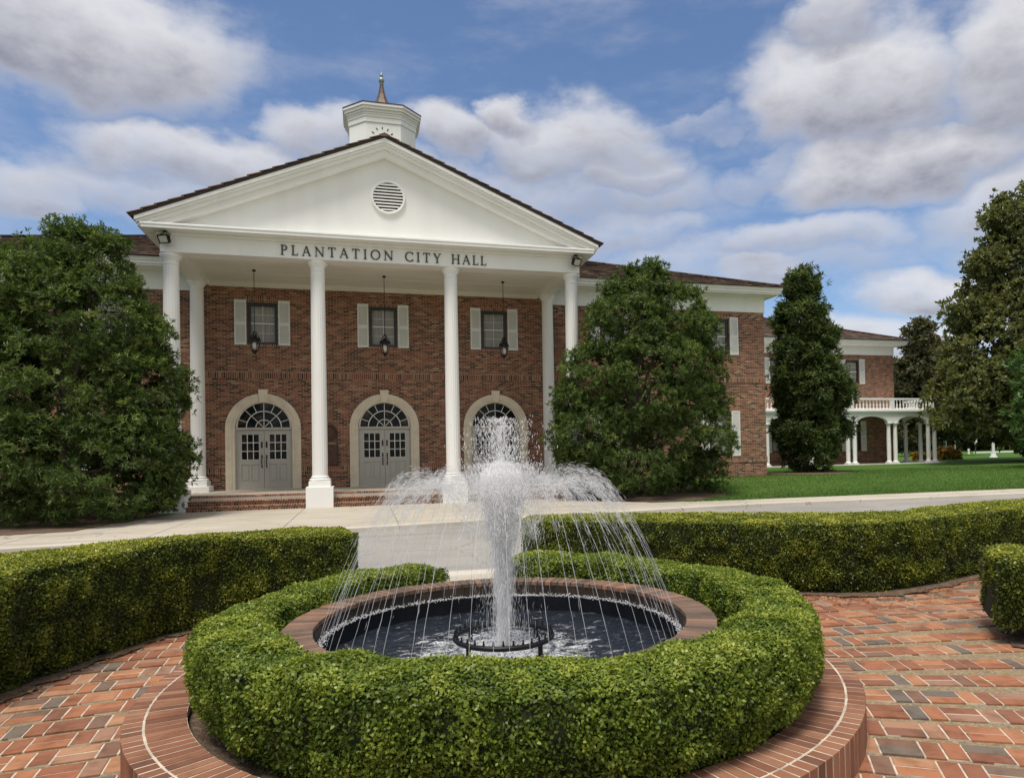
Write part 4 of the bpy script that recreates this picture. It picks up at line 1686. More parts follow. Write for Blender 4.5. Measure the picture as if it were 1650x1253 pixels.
def ring_bricks(mb, r0, r1, z0, z1, count, joint, jit=0.0015, c=None):
    cx, cy = c or (FX, FYC)
    for k in range(count):
        a0 = 2 * math.pi * k / count
        a1 = 2 * math.pi * (k + 1) / count
        g = joint / 2
        dz = random.uniform(-0.001, 0.0015)
        vs = []
        for z in (z0, z1 + dz):
            for (r, a, s) in ((r0, a0, 1), (r1, a0, 1), (r1, a1, -1), (r0, a1, -1)):
                aa = a + s * g / r
                rr = r + random.uniform(-jit, jit)
                vs.append((cx + rr * math.cos(aa), cy + rr * math.sin(aa), z))
        mb.add(vs, [(0, 3, 2, 1), (4, 5, 6, 7), (0, 1, 5, 4), (1, 2, 6, 5), (2, 3, 7, 6), (3, 0, 4, 7)], random.random())


def ring_solid(r0, r1, z0, z1, n=96, c=None):
    cx, cy = c or (FX, FYC)
    return MB().lathe([(r0, z0), (r1, z0), (r1, z1), (r0, z1), (r0, z0)], (cx, cy, 0), n, cap=False)


mb = MB()
ring_bricks(mb, 1.88, 2.072, -0.02, 0.200, 188, 0.0125)
ring_bricks(mb, 2.085, 2.178, -0.02, 0.199, 188, 0.0125)
kerb = mb.build('planter_kerb', 'kerbbrick', bevel=0.002)
tag(kerb, 'raised circular red brick kerb with pale joints around the ring hedge', 'brick kerb')
ring_solid(1.878, 2.176, -0.04, 0.1965).build('mortar', 'mortar', kerb)
# soil of the planter
mb = MB()
n, vs, fs = 120, [], []
radii = np.linspace(1.38, 1.881, 9)
for r in radii:
    for k in range(n):
        a = 2 * math.pi * k / n
        vs.append((FX + r * math.cos(a), FYC + r * math.sin(a), 0.13 + 0.03 * random.random() + (0.03 if r < 1.7 else 0)))
for j in range(len(radii) - 1):
    for k in range(n):
        fs.append((j * n + k, j * n + (k + 1) % n, (j + 1) * n + (k + 1) % n, (j + 1) * n + k))
struct(mb.add(vs, fs).build('planter_soil', 'soil', smooth=True))

POOL = thing('fountain_pool', 'round raised pool with brown brick coping and black inside, ringed by the hedge', 'pool', (OX, OY, 0))


def pooled(mb):
    mb.v = [(a - OX, b - OY, c) for a, b, c in mb.v]
    return mb


mb = MB()
ring_bricks(mb, 0.978, 1.135, 0.672, 0.700, 132, 0.007, c=(OX, OY))
pooled(mb).build('coping', 'wetbrick', POOL, bevel=0.004)
pooled(ring_solid(0.984, 1.131, 0.60, 0.697, c=(OX, OY))).build('mortar', 'roofbase', POOL)
mb = MB()
ring_bricks(mb, 0.979, 1.10, 0.56, 0.669, 80, 0.006, c=(OX, OY))
ring_bricks(mb, 1.0, 1.12, 0.02, 0.555, 60, 0.005, c=(OX, OY))
pooled(mb).build('basin_wall', 'darkbrick', POOL)
pooled(MB().lathe([(0.955, 0.30), (0.955, 0.606), (0.962, 0.613), (1.0, 0.613), (1.0, 0.30)], (OX, OY, 0), 96, cap=False)).build('liner', 'liner', POOL, smooth=True)

enlarge(POOL)

# water surface
nr, na = 46, 160
rs = np.linspace(0.004, 0.954, nr)
aa = np.arange(na) * 2 * np.pi / na
Rr, Aa = np.meshgrid(rs, aa, indexing='ij')
wx, wy = Rr * np.cos(Aa), Rr * np.sin(Aa)
pts = np.stack([wx.ravel() * 9, wy.ravel() * 12, np.zeros(wx.size)], 1)
hz = (vnoise(pts + 7) - .5) * 0.022 + (vnoise(pts * 2.6) - .5) * 0.012
hz *= 0.7 + 1.2 * np.exp(-(Rr.ravel() / 0.3) ** 2)
V = CP + KF * (np.stack([OX + wx.ravel(), OY + wy.ravel(), 0.515 + hz], 1) - CP)
idx = np.arange(nr * na).reshape(nr, na)
F = np.stack([idx[:-1].ravel(), idx[1:].ravel(), np.roll(idx, -1, 1)[1:].ravel(), np.roll(idx, -1, 1)[:-1].ravel()], 1)
o = raw('pool_water', V, F, np.zeros(len(F)), 'water')
o.data.shade_smooth()
struct(o)

# spray ring with nozzles
RING = thing('spray_ring', 'dark round pipe ring with upright nozzles standing in the pool', 'fountain ring', (OX, OY, 0.5))
ring = [(0.262 * math.cos(a), 0.262 * math.sin(a), 0.088) for a in np.arange(64) * 2 * math.pi / 64]
MB().tube(ring, 0.0145, 10, closed=True).build('pipe', 'black', RING, smooth=True)
nz = MB().lathe([(0.006, 0), (0.0065, 0.008), (0.0045, 0.012), (0.0042, 0.026)], n=8).build('nozzle', 'black', RING, loc=(0.262, 0, 0.1), smooth=True)
for k in range(1, 32):
    c = nz.copy()
    COL.objects.link(c)
    c.parent = RING
    a = 2 * math.pi * k / 32
    c.location = (0.262 * math.cos(a), 0.262 * math.sin(a), 0.1)
for a in (215, 305, 35, 125):
    a = R(a)
    mb = MB()
    x, y = 0.262 * math.cos(a), 0.262 * math.sin(a)
    mb.box(x - 0.011, y - 0.011, -0.15, x + 0.011, y + 0.011, 0.085)
    mb.build('leg', 'black', RING)


enlarge(RING)


# drops: stretched octahedra
def drops(P, D, ln, wd):
    n = len(P)
    D = unit(D)
    ref = np.tile(np.array([[0.3, 0.5, 0.81]]), (n, 1))
    S = unit(np.cross(D, ref))
    T = np.cross(D, S)
    l = ln[:, None] / 2
    w = wd[:, None] / 2
    V = np.stack([P - D * l, P + S * w, P + T * w, P - S * w, P - T * w, P + D * l], 1).reshape(-1, 3)
    f = np.array([(0, 2, 1), (0, 3, 2), (0, 4, 3), (0, 1, 4), (5, 1, 2), (5, 2, 3), (5, 3, 4), (5, 4, 1)])
    F = (np.arange(n)[:, None, None] * 6 + f[None]).reshape(-1, 3)
    return V, F


rs_ = np.random.RandomState(11)
WZ = 0.51


def stream_variant(i):
    """one arcing jet in the x-z plane: broken drops near the crest, a thread of water where it falls"""
    zp = rs_.uniform(0.90, 0.985)
    rp = rs_.uniform(0.38, 0.47)
    re = rs_.uniform(0.91, 0.965)
    zend = 0.10
    kk = (zp - zend) / (re - rp) ** 2

    def z(r):
        return np.where(r < rp, zp - (zp - 0.05) * ((rp - r) / rp) ** 2, zp - kk * (r - rp) ** 2)
    r = np.linspace(rp + 0.17, re, 26)
    pts = [(a + rs_.normal(0, .0007), rs_.normal(0, .0007), float(b)) for a, b in zip(r, z(r))]
    rad = [0.0004 + 0.0006 * rs_.rand() + 0.0003 * (k / 25) for k in range(26)]
    mb = MB().tube(pts, rad, 5)
    V0 = np.array(mb.v)
    F0 = []
    for q in mb.f:
        if len(q) == 4:
            F0 += [(q[0], q[1], q[2]), (q[0], q[2], q[3])]
    F0 = np.array(F0)
    n = 260
    t = rs_.rand(n)
    rr = np.where(t < 0.25, rs_.uniform(0.16, rp, n), rs_.normal(rp + 0.13, 0.10, n))
    rr = np.clip(rr, 0.12, re)
    zz = z(rr)
    slope = (z(rr + 0.01) - z(rr - 0.01)) / 0.02
    sp = 0.016 * (1.2 - (rr - 0.1))
    P = np.stack([rr + rs_.normal(0, 1, n) * sp, rs_.normal(0, 1, n) * sp * 1.2, zz + rs_.normal(0, 1, n) * sp], 1)
    D = np.stack([np.ones(n), rs_.normal(0, .15, n), slope + rs_.normal(0, .25, n)], 1)
    V1, F1 = drops(P, D, rs_.uniform(0.014, 0.055, n), rs_.uniform(0.0009, 0.0022, n))
    o = raw('water_stream', V0, F0, np.zeros(len(F0)), 'stream')
    raw('drop_sprays', V1, F1, np.zeros(len(F1)), 'spray', o)
    return o


variants = [stream_variant(i) for i in range(9)]
NS = 62
for k in range(NS):
    o = variants[k] if k < len(variants) else copy_tree(variants[k % len(variants)])
    o.location = (OX, OY, WZ)
    o.rotation_euler = (0, 0, 2 * math.pi * (k + rs_.uniform(-.22, .22)) / NS)
    enlarge(o)
    tag(o, 'thin arc of water falling from the fountain crest to the rim of the pool', 'water stream', 'arcs of water from the fountain jet')


def make_jet():
    Ps, Ds, Ls, Ws = [], [], [], []

    def cloud(n, zf, sf, dz, l, w, spread=0.2):
        u = rs_.rand(n)
        z = zf(u)
        s = sf(z)
        a = rs_.uniform(0, 2 * np.pi, n)
        q = np.abs(rs_.normal(0, 1, n)) * s
        P = np.stack([q * np.cos(a), q * np.sin(a), z - WZ + 0 * z], 1)
        D = np.stack([np.cos(a) * spread + rs_.normal(0, .15, n), np.sin(a) * spread + rs_.normal(0, .15, n), np.full(n, dz) + rs_.normal(0, .2, n)], 1)
        Ps.append(P)
        Ds.append(D)
        Ls.append(rs_.uniform(*l, n))
        Ws.append(rs_.uniform(*w, n) * 0.8)
    # rising column
    cloud(7000, lambda u: 0.52 + 0.90 * u, lambda z: 0.018 + 0.040 * (z - 0.5) ** 1.3, 1, (0.02, 0.09), (0.0018, 0.0045), 0.03)
    # spreading head
    cloud(9500, lambda u: 1.10 + 0.42 * u ** 0.9, lambda z: 0.035 + 0.085 * np.clip((z - 1.05) / 0.4, 0, 1), 0.9, (0.010, 0.045), (0.002, 0.005), 0.3)
    cloud(4200, lambda u: 1.28 + 0.20 * u, lambda z: 0.16 + 0 * z, 0.3, (0.010, 0.045), (0.0014, 0.0036), 0.9)
    # tossed drops above
    cloud(4600, lambda u: 1.36 + 0.41 * u ** 1.5, lambda z: 0.118 - 0.06 * (z - 1.42), 0.8, (0.007, 0.026), (0.0025, 0.0072), 0.2)
    # curtain of drops falling back round the column
    cloud(3600, lambda u: 1.35 - 0.80 * u ** 1.4, lambda z: 0.085 + 0 * z, -1, (0.015, 0.06), (0.001, 0.0028), 0.05)
    V, F = drops(np.concatenate(Ps), np.concatenate(Ds), np.concatenate(Ls), np.concatenate(Ws))
    o = raw('water_jet', V, F, np.zeros(len(F)), 'spray')
    o.location = (OX, OY, WZ)
    enlarge(o)
    tag(o, 'tall white foaming jet of water rising from the middle of the pool', 'water jet')
    # the fine mist that merges the drops of the column and its head
    mb = MB()
    mb.lathe([(0.002, 0.01), (0.034, 0.012), (0.036, 0.2), (0.044, 0.45), (0.058, 0.58), (0.085, 0.70), (0.10, 0.80), (0.118, 0.88), (0.115, 0.96), (0.07, 1.0), (0.03, 1.03), (0.002, 1.045)], n=32)
    mb.build('mist', 'mist', o, smooth=True)


make_jet()
# spatter along the ledge where the arcs land, and round the jet
n = 3000
a = rs_.uniform(0, 2 * np.pi, n)
q = rs_.normal(0.952, 0.012, n)
P = np.stack([OX + q * np.cos(a), OY + q * np.sin(a), 0.612 + np.abs(rs_.normal(0, 0.007, n))], 1)
n2 = 1300
a2 = rs_.uniform(0, 2 * np.pi, n2)
q2 = np.abs(rs_.normal(0, 0.16, n2))
P2 = np.stack([OX + q2 * np.cos(a2), OY + q2 * np.sin(a2), 0.52 + np.abs(rs_.normal(0, 0.015, n2))], 1)
P = np.concatenate([P, P2])
P = CP + KF * (P - CP)
V, F = drops(P, rs_.normal(0, 1, P.shape), rs_.uniform(0.006, 0.018, len(P)), rs_.uniform(0.004, 0.010, len(P)))
tag(raw('water_splash', V, F, np.zeros(len(F)), 'foam'), 'white spatter of water along the wet ledge inside the pool', 'splash', kind='stuff')

# ------------------------------------------------------------------ clipped hedges
BOX_CS = [(0.07, 0), (0.02, .2), (0.0, .45), (-.01, .7), (0.005, .88), (.035, .96), (.11, 1.0), (.3, 1.01), (.5, 1.012), (.7, 1.01), (.89, 1.0), (.965, .96), (.995, .88), (1.01, .7), (1.0, .45), (.98, .2), (.93, 0)]
RING_CS = [(.50, 0), (.33, .10), (.17, .24), (.05, .42), (0.0, .58), (-.015, .72), (.015, .85), (.07, .93), (.16, .98), (.28, 1.0), (.45, 1.005), (.65, 1.0), (.82, .985), (.92, .93), (.98, .84), (1.0, .7), (.99, .5), (.95, .25), (.90, 0)]


def hedge(name, label, stations, hfun, z0, cs, density, leaf, m, seed, rough=0.05, ends=(True, True), thin=0.0, top_light=0.30, base_rnd=0.40):
    rs = np.random.RandomState(seed)
    st = np.array(stations, float)                    # (n, 4): front xy, back xy
    # resample
    mid = (st[:, :2] + st[:, 2:]) / 2
    d = np.concatenate([[0], np.cumsum(np.linalg.norm(np.diff(mid, axis=0), axis=1))])
    n = int(d[-1] / 0.07) + 2
    t = np.linspace(0, d[-1], n)
    st = np.stack([np.interp(t, d, st[:, i]) for i in range(4)], 1)
    for _ in range(3):
        st[1:-1] = (st[:-2] + 2 * st[1:-1] + st[2:]) / 4
    cs_ = np.array(cs)
    rings = []
    for i in range(n):
        f, b = st[i, :2], st[i, 2:]
        e = 1.0
        if ends[0]:
            e = min(e, 1 - 0.13 * max(0, 1 - t[i] / 0.12) ** 2)
        if ends[1]:
            e = min(e, 1 - 0.13 * max(0, 1 - (t[-1] - t[i]) / 0.12) ** 2)
        h = hfun(i / (n - 1)) * (1 - (1 - e) * .5)
        u = 0.5 + (cs_[:, 0] - 0.5) * e
        xy = f[None] + (b - f)[None] * u[:, None]
        rings.append(np.concatenate([xy, (z0 + cs_[:, 1] * h)[:, None]], 1))
    G = np.array(rings)                                # n, k, 3
    k = G.shape[1]
    cen = G.mean(1, keepdims=True)
    out = G - cen
    out /= np.linalg.norm(out, axis=2, keepdims=True)
    nz_ = (vnoise(G.reshape(-1, 3) * 2.3 + seed) - .5) * 1.2 + (vnoise(G.reshape(-1, 3) * 7.1 + seed) - .5)
    G = G + out * (nz_.reshape(n, k, 1) * rough)
    # core, set in from the leaves
    C = G - out * 0.045
    idx = np.arange(n * k).reshape(n, k)
    F = np.stack([idx[:-1, :-1].ravel(), idx[1:, :-1].ravel(), idx[1:, 1:].ravel(), idx[:-1, 1:].ravel()], 1)
    mb = MB().add(C.reshape(-1, 3).tolist(), F.tolist() + [tuple(idx[0].tolist()), tuple(reversed(idx[-1].tolist()))], 0.5)
    core = mb.build(name, 'hedgecore', smooth=True)
    tag(core, label, 'hedge')
    # leaf carrying triangles
    Vv = G.reshape(-1, 3)
    tris = np.concatenate([F[:, [0, 1, 2]], F[:, [0, 2, 3]]])
    T = Vv[tris]
    for ri, flag in ((0, ends[0]), (-1, ends[1])):
        if flag:
            c = G[ri].mean(0)
            T = np.concatenate([T, np.stack([np.tile(c, (k - 1, 1)), G[ri][:-1], G[ri][1:]], 1)])
    nr_ = np.cross(T[:, 1] - T[:, 0], T[:, 2] - T[:, 0])
    ar = np.linalg.norm(nr_, axis=1) / 2
    nr_ = unit(nr_)
    # outward sign
    cc = cen[:, 0]
    tc = T.mean(1)
    near = np.array([np.argmin(((cc[:, :2] - q[None, :2]) ** 2).sum(1)) for q in tc])
    sg = np.sign(((tc - cc[near]) * nr_).sum(1))
    for ri, q0, q1 in ((0, 0, 1), (-1, -1, -2)):
        pass
    nr_ *= np.where(sg == 0, 1, sg)[:, None]
    N_ = int(ar.sum() * density)
    pick = rs.choice(len(T), N_, p=ar / ar.sum())
    r1, r2 = np.sqrt(rs.rand(N_)), rs.rand(N_)
    P = T[pick, 0] * (1 - r1)[:, None] + T[pick, 1] * (r1 * (1 - r2))[:, None] + T[pick, 2] * (r1 * r2)[:, None]
    nn = nr_[pick]
    # clumps and gaps
    c1 = vnoise(P * 9 + seed * 3)
    c2 = vnoise(P * 21 + seed)
    keep = rs.rand(N_) < np.clip(0.5 + 1.5 * (c1 * .55 + c2 * .45 - 0.25), 0.42, 1)
    if thin:
        hh = (P[:, 2] - z0)
        keep &= rs.rand(N_) < np.clip(0.3 + hh / thin, 0, 1)
    P, nn, c1 = P[keep], nn[keep], c1[keep]
    N_ = len(P)
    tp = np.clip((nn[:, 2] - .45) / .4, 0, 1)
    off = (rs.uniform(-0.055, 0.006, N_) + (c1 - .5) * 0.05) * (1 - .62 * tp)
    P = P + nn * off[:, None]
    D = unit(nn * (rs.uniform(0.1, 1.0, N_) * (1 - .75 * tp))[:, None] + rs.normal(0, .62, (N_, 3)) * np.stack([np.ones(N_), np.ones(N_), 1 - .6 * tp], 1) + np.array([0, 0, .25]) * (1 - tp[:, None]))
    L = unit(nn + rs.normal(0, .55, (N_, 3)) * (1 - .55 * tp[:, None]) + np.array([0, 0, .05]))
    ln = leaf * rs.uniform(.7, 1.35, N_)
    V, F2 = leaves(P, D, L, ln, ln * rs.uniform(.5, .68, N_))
    rnd = np.clip(rs.normal(0, 0.15, N_) + base_rnd + (c1 - .5) * .5 + off * 2.5 + top_light * tp, 0, 1)  # upward leaves made yellower: light from above put into the colour
    raw('foliage', V, F2, rnd, m, core)
    return core


# ring hedge round the pool, open at the back
st = []
for k in range(121):
    a = R(101 - 0) + (R(79 + 360) - R(101)) * k / 120
    ro_, ri_ = 1.905 + 0.07 * math.exp(-((math.degrees(a) - 275) / 36) ** 2), 1.47
    HX = FX + 0.04
    if 178 < math.degrees(a) < 206:
        pass
    st.append((HX + ro_ * math.cos(a), FYC + ro_ * math.sin(a), HX + ri_ * math.cos(a), FYC + ri_ * math.sin(a)))


def ring_h(t):
    a = 101 + 338 * t
    base = 0.475 + 0.045 * smoothstep(178, 190, a) - 0.012 * smoothstep(330, 372, a)
    return float(base + 0.012 * math.sin(a * .11) + 0.01 * math.sin(a * .31))


hedge('ring_hedge', 'round clipped hedge circling the fountain pool, bright yellow green on top', st, lambda t: ring_h(t) + 0.06, 0.08, RING_CS, 24000, 0.0195, 'hedge', 1, rough=0.034, thin=0.30, top_light=0.16, base_rnd=0.43)
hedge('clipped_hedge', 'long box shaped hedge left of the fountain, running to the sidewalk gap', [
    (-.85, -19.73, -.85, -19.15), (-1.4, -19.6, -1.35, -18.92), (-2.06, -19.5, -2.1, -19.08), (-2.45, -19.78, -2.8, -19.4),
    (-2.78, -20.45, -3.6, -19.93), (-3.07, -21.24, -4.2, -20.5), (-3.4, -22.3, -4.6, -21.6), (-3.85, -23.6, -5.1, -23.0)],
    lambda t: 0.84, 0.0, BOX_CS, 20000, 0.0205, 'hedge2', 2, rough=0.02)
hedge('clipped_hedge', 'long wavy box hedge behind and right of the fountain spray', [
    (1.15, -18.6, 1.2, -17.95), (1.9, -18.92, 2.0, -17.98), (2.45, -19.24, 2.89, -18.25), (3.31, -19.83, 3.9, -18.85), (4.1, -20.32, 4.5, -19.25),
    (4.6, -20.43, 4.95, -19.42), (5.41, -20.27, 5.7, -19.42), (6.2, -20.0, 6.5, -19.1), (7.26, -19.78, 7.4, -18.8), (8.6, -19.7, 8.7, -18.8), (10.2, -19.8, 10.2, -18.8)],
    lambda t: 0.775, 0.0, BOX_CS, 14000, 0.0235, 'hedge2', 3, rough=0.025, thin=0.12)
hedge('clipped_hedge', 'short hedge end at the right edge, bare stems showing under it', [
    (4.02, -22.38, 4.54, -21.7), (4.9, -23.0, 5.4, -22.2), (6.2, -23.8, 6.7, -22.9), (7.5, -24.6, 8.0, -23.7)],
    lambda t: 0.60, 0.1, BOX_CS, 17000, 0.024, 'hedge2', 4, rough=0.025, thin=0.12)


hs = [o for o in COL.objects if o.name.startswith('clipped_hedge')]
rr_ = random.Random(3)
for (x, y) in [(4.4 + .28 * k, -22.2 - .17 * k) for k in range(8)] + [(4.55 + .3 * k, -22.0 - .17 * k) for k in range(7)]:
    mb = MB()
    a = rr_.uniform(0, 6.28)
    mb.tube([(x, y, -0.02), (x + .04 * math.cos(a), y + .04 * math.sin(a), .13), (x + .1 * math.cos(a), y + .1 * math.sin(a), .27)], [0.009, 0.007, 0.004], 5)
    mb.build('stem', 'bark', hs[-1])


def strip(pts_, z, m, name='mulch_bed'):
    V_ = [(*q, z) for q in pts_]
    tr = tessellate_polygon([[Vector(q) for q in V_]])
    return struct(MB().add(V_, [tuple(q) for q in tr]).build(name, m))


def under(front, back, name='mulch_bed', z=0.011, m='mulch'):
    """ragged bed under a hedge"""
    def rag(line, sg):
        out = []
        for (a, b) in zip(line[:-1], line[1:]):
            a, b = np.array(a), np.array(b)
            n_ = max(2, int(np.linalg.norm(b - a) / 0.07))
            p_ = np.array([-(b - a)[1], (b - a)[0]]) / np.linalg.norm(b - a)
            for k_ in range(n_):
                out.append(tuple(a + (b - a) * k_ / n_ + p_ * random.uniform(-.06, .06)))
        return out + [tuple(line[-1])]
    strip(rag(front, 1) + rag(back, 1), z, m, name)


under([(1.0, -18.55), (1.9, -18.98), (2.45, -19.32), (3.28, -19.93), (4.05, -20.44), (4.6, -20.58), (5.43, -20.4), (6.25, -20.12), (7.3, -19.9), (10.5, -19.9)], [(10.5, -18.9), (7.5, -18.9), (4.9, -19.5), (2.5, -18.0), (1.0, -18.0)])
under([(-.8, -19.75), (-2.04, -19.56), (-2.40, -19.82), (-2.73, -20.47), (-3.02, -21.26), (-3.35, -22.3), (-3.8, -23.7)], [(-5.2, -23.2), (-4.7, -21.5), (-4.3, -20.3), (-2.9, -19.3), (-.8, -19.0)], z=0.012)
under([(4.1, -22.4), (4.9, -22.95), (6.2, -23.75), (7.5, -24.6)], [(8.0, -23.7), (6.7, -22.85), (5.4, -22.15), (4.7, -21.75)], z=0.0115)

# leaf litter
rs_ = np.random.RandomState(5)
P = np.concatenate([np.stack([rs_.uniform(2.2, 7, 420), np.zeros(420), np.full(420, .016)], 1), np.stack([rs_.uniform(-3.2, -1.9, 110), np.zeros(110), np.full(110, .016)], 1)])
P[:420, 1] = np.interp(P[:420, 0], [1.9, 3.3, 4.1, 4.6, 5.4, 7.3], [-19.1, -20.0, -20.5, -20.65, -20.45, -19.95]) - np.abs(rs_.normal(0, .16, 420)) + .05
P[420:, 1] = np.interp(P[420:, 0], [-3.3, -3.0, -2.7, -2.4, -1.9], [-22.3, -21.25, -20.45, -19.8, -19.6]) - np.abs(rs_.normal(0, .08, 110))
n = len(P)
V, F = leaves(P, unit(rs_.normal(0, 1, (n, 3)) * [1, 1, .08]), unit(rs_.normal(0, .25, (n, 3)) + [0, 0, 1]), rs_.uniform(.02, .045, n), rs_.uniform(.012, .022, n))
M['litter'] = leafmat('dry_fallen_leaf', [(0, (0.06, 0.035, 0.02)), (0.6, (0.17, 0.10, 0.05)), (1, (0.30, 0.20, 0.10))], 0.1, 0.8)
tag(raw('leaf_litter', V, F, rs_.rand(n), 'litter'), 'dry brown leaves scattered on the pavers along the hedge foot', 'fallen leaves', kind='stuff')


# ------------------------------------------------------------------ trees
def tree(name, label, base, lobes, clumps, per_clump, leaf_len, leaf_w, per, m, seed, group=None, csize=0.35, trunk_r=0.16, up=0.45, cat='tree', inner=0.15, trunk=True, bumpy=0.35):
    """base (x, y, z); lobes in world space (x, y, z, rx, ry, rz)"""
    rs = np.random.RandomState(seed)
    base = np.array(base, float)
    t = thing(name, label, cat, tuple(base), group=group)
    lb = np.array(lobes, float)
    lb[:, :3] -= base
    w = (lb[:, 3] * lb[:, 5]) ** 1.0
    # clump centres over the outer skin of the lobes
    n = clumps * 3
    li = rs.choice(len(lb), n, p=w / w.sum())
    d = unit(rs.normal(0, 1, (n, 3)))
    rad = np.where(rs.rand(n) < inner, rs.uniform(.35, .8, n), rs.uniform(0.82, 1.0, n) + bumpy * (vnoise(d * 2.2 + li[:, None] * 3.7 + seed) - .5))
    Cc = lb[li, :3] + d * lb[li, 3:6] * rad[:, None]
    # drop clumps buried in another lobe, and below ground
    q = np.linalg.norm((Cc[:, None, :] - lb[None, :, :3]) / lb[None, :, 3:6], axis=2).min(1)
    ok = ((q > 0.72) | (rs.rand(n) < 0.16)) & (Cc[:, 2] > 0.12)
    Cc, d = Cc[ok][:clumps], d[ok][:clumps]
    n = len(Cc)
    cv = rs.normal(0, .11, n)
    cs_ = csize * rs.uniform(.6, 1.35, n)
    m2 = n * per_clump
    ci = np.repeat(np.arange(n), per_clump)
    off = unit(rs.normal(0, 1, (m2, 3))) * (rs.rand(m2, 1) ** 0.45) * cs_[ci][:, None]
    off[:, 2] *= 0.75
    Tp = Cc[ci] + off
    ax = unit(off / cs_[ci][:, None] * .8 + d[ci] * .7 + np.array([0, 0, up]) + rs.normal(0, .3, (m2, 3)))
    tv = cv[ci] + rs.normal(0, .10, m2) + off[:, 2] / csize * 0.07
    # leaves of each tuft
    k = m2 * per
    ti = np.repeat(np.arange(m2), per)
    perp = unit(np.cross(ax[ti], rs.normal(0, 1, (k, 3))))
    al = rs.uniform(R(12), R(82), k)[:, None]
    D = ax[ti] * np.cos(al) + perp * np.sin(al)
    ln = leaf_len * rs.uniform(.65, 1.25, k)
    P = Tp[ti] + rs.normal(0, leaf_len * .18, (k, 3))
    Ln = unit(np.cross(np.cross(D, ax[ti]) + 1e-4, D) + rs.normal(0, .35, (k, 3)))
    V, F = leaves(P, D, Ln, ln, leaf_w * rs.uniform(.8, 1.2, k))
    V[:, 2] = np.maximum(V[:, 2], 0.03)
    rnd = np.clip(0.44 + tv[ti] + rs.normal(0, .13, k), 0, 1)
    raw('crown', V, F, rnd, m, t)
    if trunk:
        mb = MB()
        rr = random.Random(seed)
        top = lb[:, 2].max() * 0.8
        cx_, cy_ = lb[:, 0].mean(), lb[:, 1].mean()
        line = [(0, 0, -0.15), (0.03, 0.02, 0.25), (cx_ * .2, cy_ * .2, top * .3), (cx_ * .6, cy_ * .6, top * .6), (cx_, cy_, top)]
        mb.tube(line, [trunk_r * 1.5, trunk_r * 1.1, trunk_r * .9, trunk_r * .6, trunk_r * .2], 10)
        for l in lb:
            s0 = np.array([0, 0, max(0.4, min(top * .75, l[2] * 0.45))]) + np.array([cx_, cy_, 0]) * .3
            e = l[:3]
            mid_ = s0 * .5 + e * .5 + np.array([rr.uniform(-.2, .2), rr.uniform(-.2, .2), 0.12 * l[5]])
            mb.tube([s0, mid_, e], [trunk_r * .5, trunk_r * .3, trunk_r * .08], 7)
        mb.build('trunk', 'bark', t, smooth=True)
    return t


def lobes_px(lst, Y, depth=1.0):
    """crown lobes read off the photograph: px, py, radius in px at depth y = Y (+dy)"""
    out = []
    for q in lst:
        px, py, r = q[:3]
        dy = q[3] if len(q) > 3 else 0
        c = at(px, py, Y + dy)
        s = ((c - CP) @ CF) / FPX
        rz = (q[4] if len(q) > 4 else r) * s
        out.append((c[0], c[1], c[2], r * s, r * s * depth, rz))
    return out


L1 = lobes_px([(85, 435, 56), (150, 440, 60), (110, 400, 40), (40, 500, 95, .5), (140, 540, 110, -.3), (205, 545, 54), (90, 640, 130, -.5), (205, 640, 85, -.4),
               (246, 640, 44, -.2), (235, 590, 36, .3), (60, 750, 105, -.8), (165, 755, 105, -1.0), (240, 740, 62, -.4), (-40, 600, 120, .8), (-60, 740, 110, 0), (255, 790, 32, .2), (0, 455, 58, .6)], -5.7)
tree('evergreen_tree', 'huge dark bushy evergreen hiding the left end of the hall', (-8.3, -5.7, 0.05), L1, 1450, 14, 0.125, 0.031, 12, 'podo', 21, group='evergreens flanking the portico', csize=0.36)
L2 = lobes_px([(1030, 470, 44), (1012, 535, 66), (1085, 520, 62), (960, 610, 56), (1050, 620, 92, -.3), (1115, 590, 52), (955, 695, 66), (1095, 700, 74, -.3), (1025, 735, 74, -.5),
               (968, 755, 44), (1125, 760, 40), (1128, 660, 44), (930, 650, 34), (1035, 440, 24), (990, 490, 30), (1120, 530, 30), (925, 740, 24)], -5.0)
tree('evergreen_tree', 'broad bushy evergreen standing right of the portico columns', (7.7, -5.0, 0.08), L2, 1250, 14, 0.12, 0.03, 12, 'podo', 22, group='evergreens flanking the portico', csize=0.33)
L3 = lobes_px([(1293, 462, 22, 0, 28), (1290, 515, 34, 0, 38), (1298, 575, 42, 0, 45), (1308, 630, 50), (1298, 690, 46), (1305, 725, 36), (1266, 615, 22), (1348, 630, 22), (1268, 555, 20), (1322, 540, 20), (1345, 690, 20)], 1.6)
tree('cypress_tree', 'narrow dark conical evergreen alone on the lawn before the annex', (18.95, 1.6, 0.33), L3, 520, 14, 0.24, 0.06, 10, 'cypress', 23, csize=0.42, trunk_r=0.14, bumpy=0.3)
L4 = lobes_px([(1690, 370, 80), (1655, 430, 75), (1625, 500, 70), (1600, 570, 70, -1), (1660, 540, 110), (1720, 480, 120, 1), (1575, 640, 55, -2), (1640, 640, 80, -1), (1720, 620, 110), (1542, 655, 32, -3), (1556, 605, 34, -2), (1625, 345, 30), (1585, 430, 26), (1760, 420, 100), (1508, 672, 11, -3.4), (1560, 505, 26)], 8.0)
tree('oak_tree', 'great spreading tree filling the right edge, reaching toward the annex', (41.0, 8.0, 0.42), L4, 1200, 13, 0.29, 0.13, 9, 'oak', 24, csize=0.82, trunk_r=0.38)
L5 = lobes_px([(1482, 545, 22), (1500, 580, 32), (1470, 600, 24), (1515, 620, 38), (1485, 650, 38), (1530, 670, 40), (1470, 690, 30)], 30)
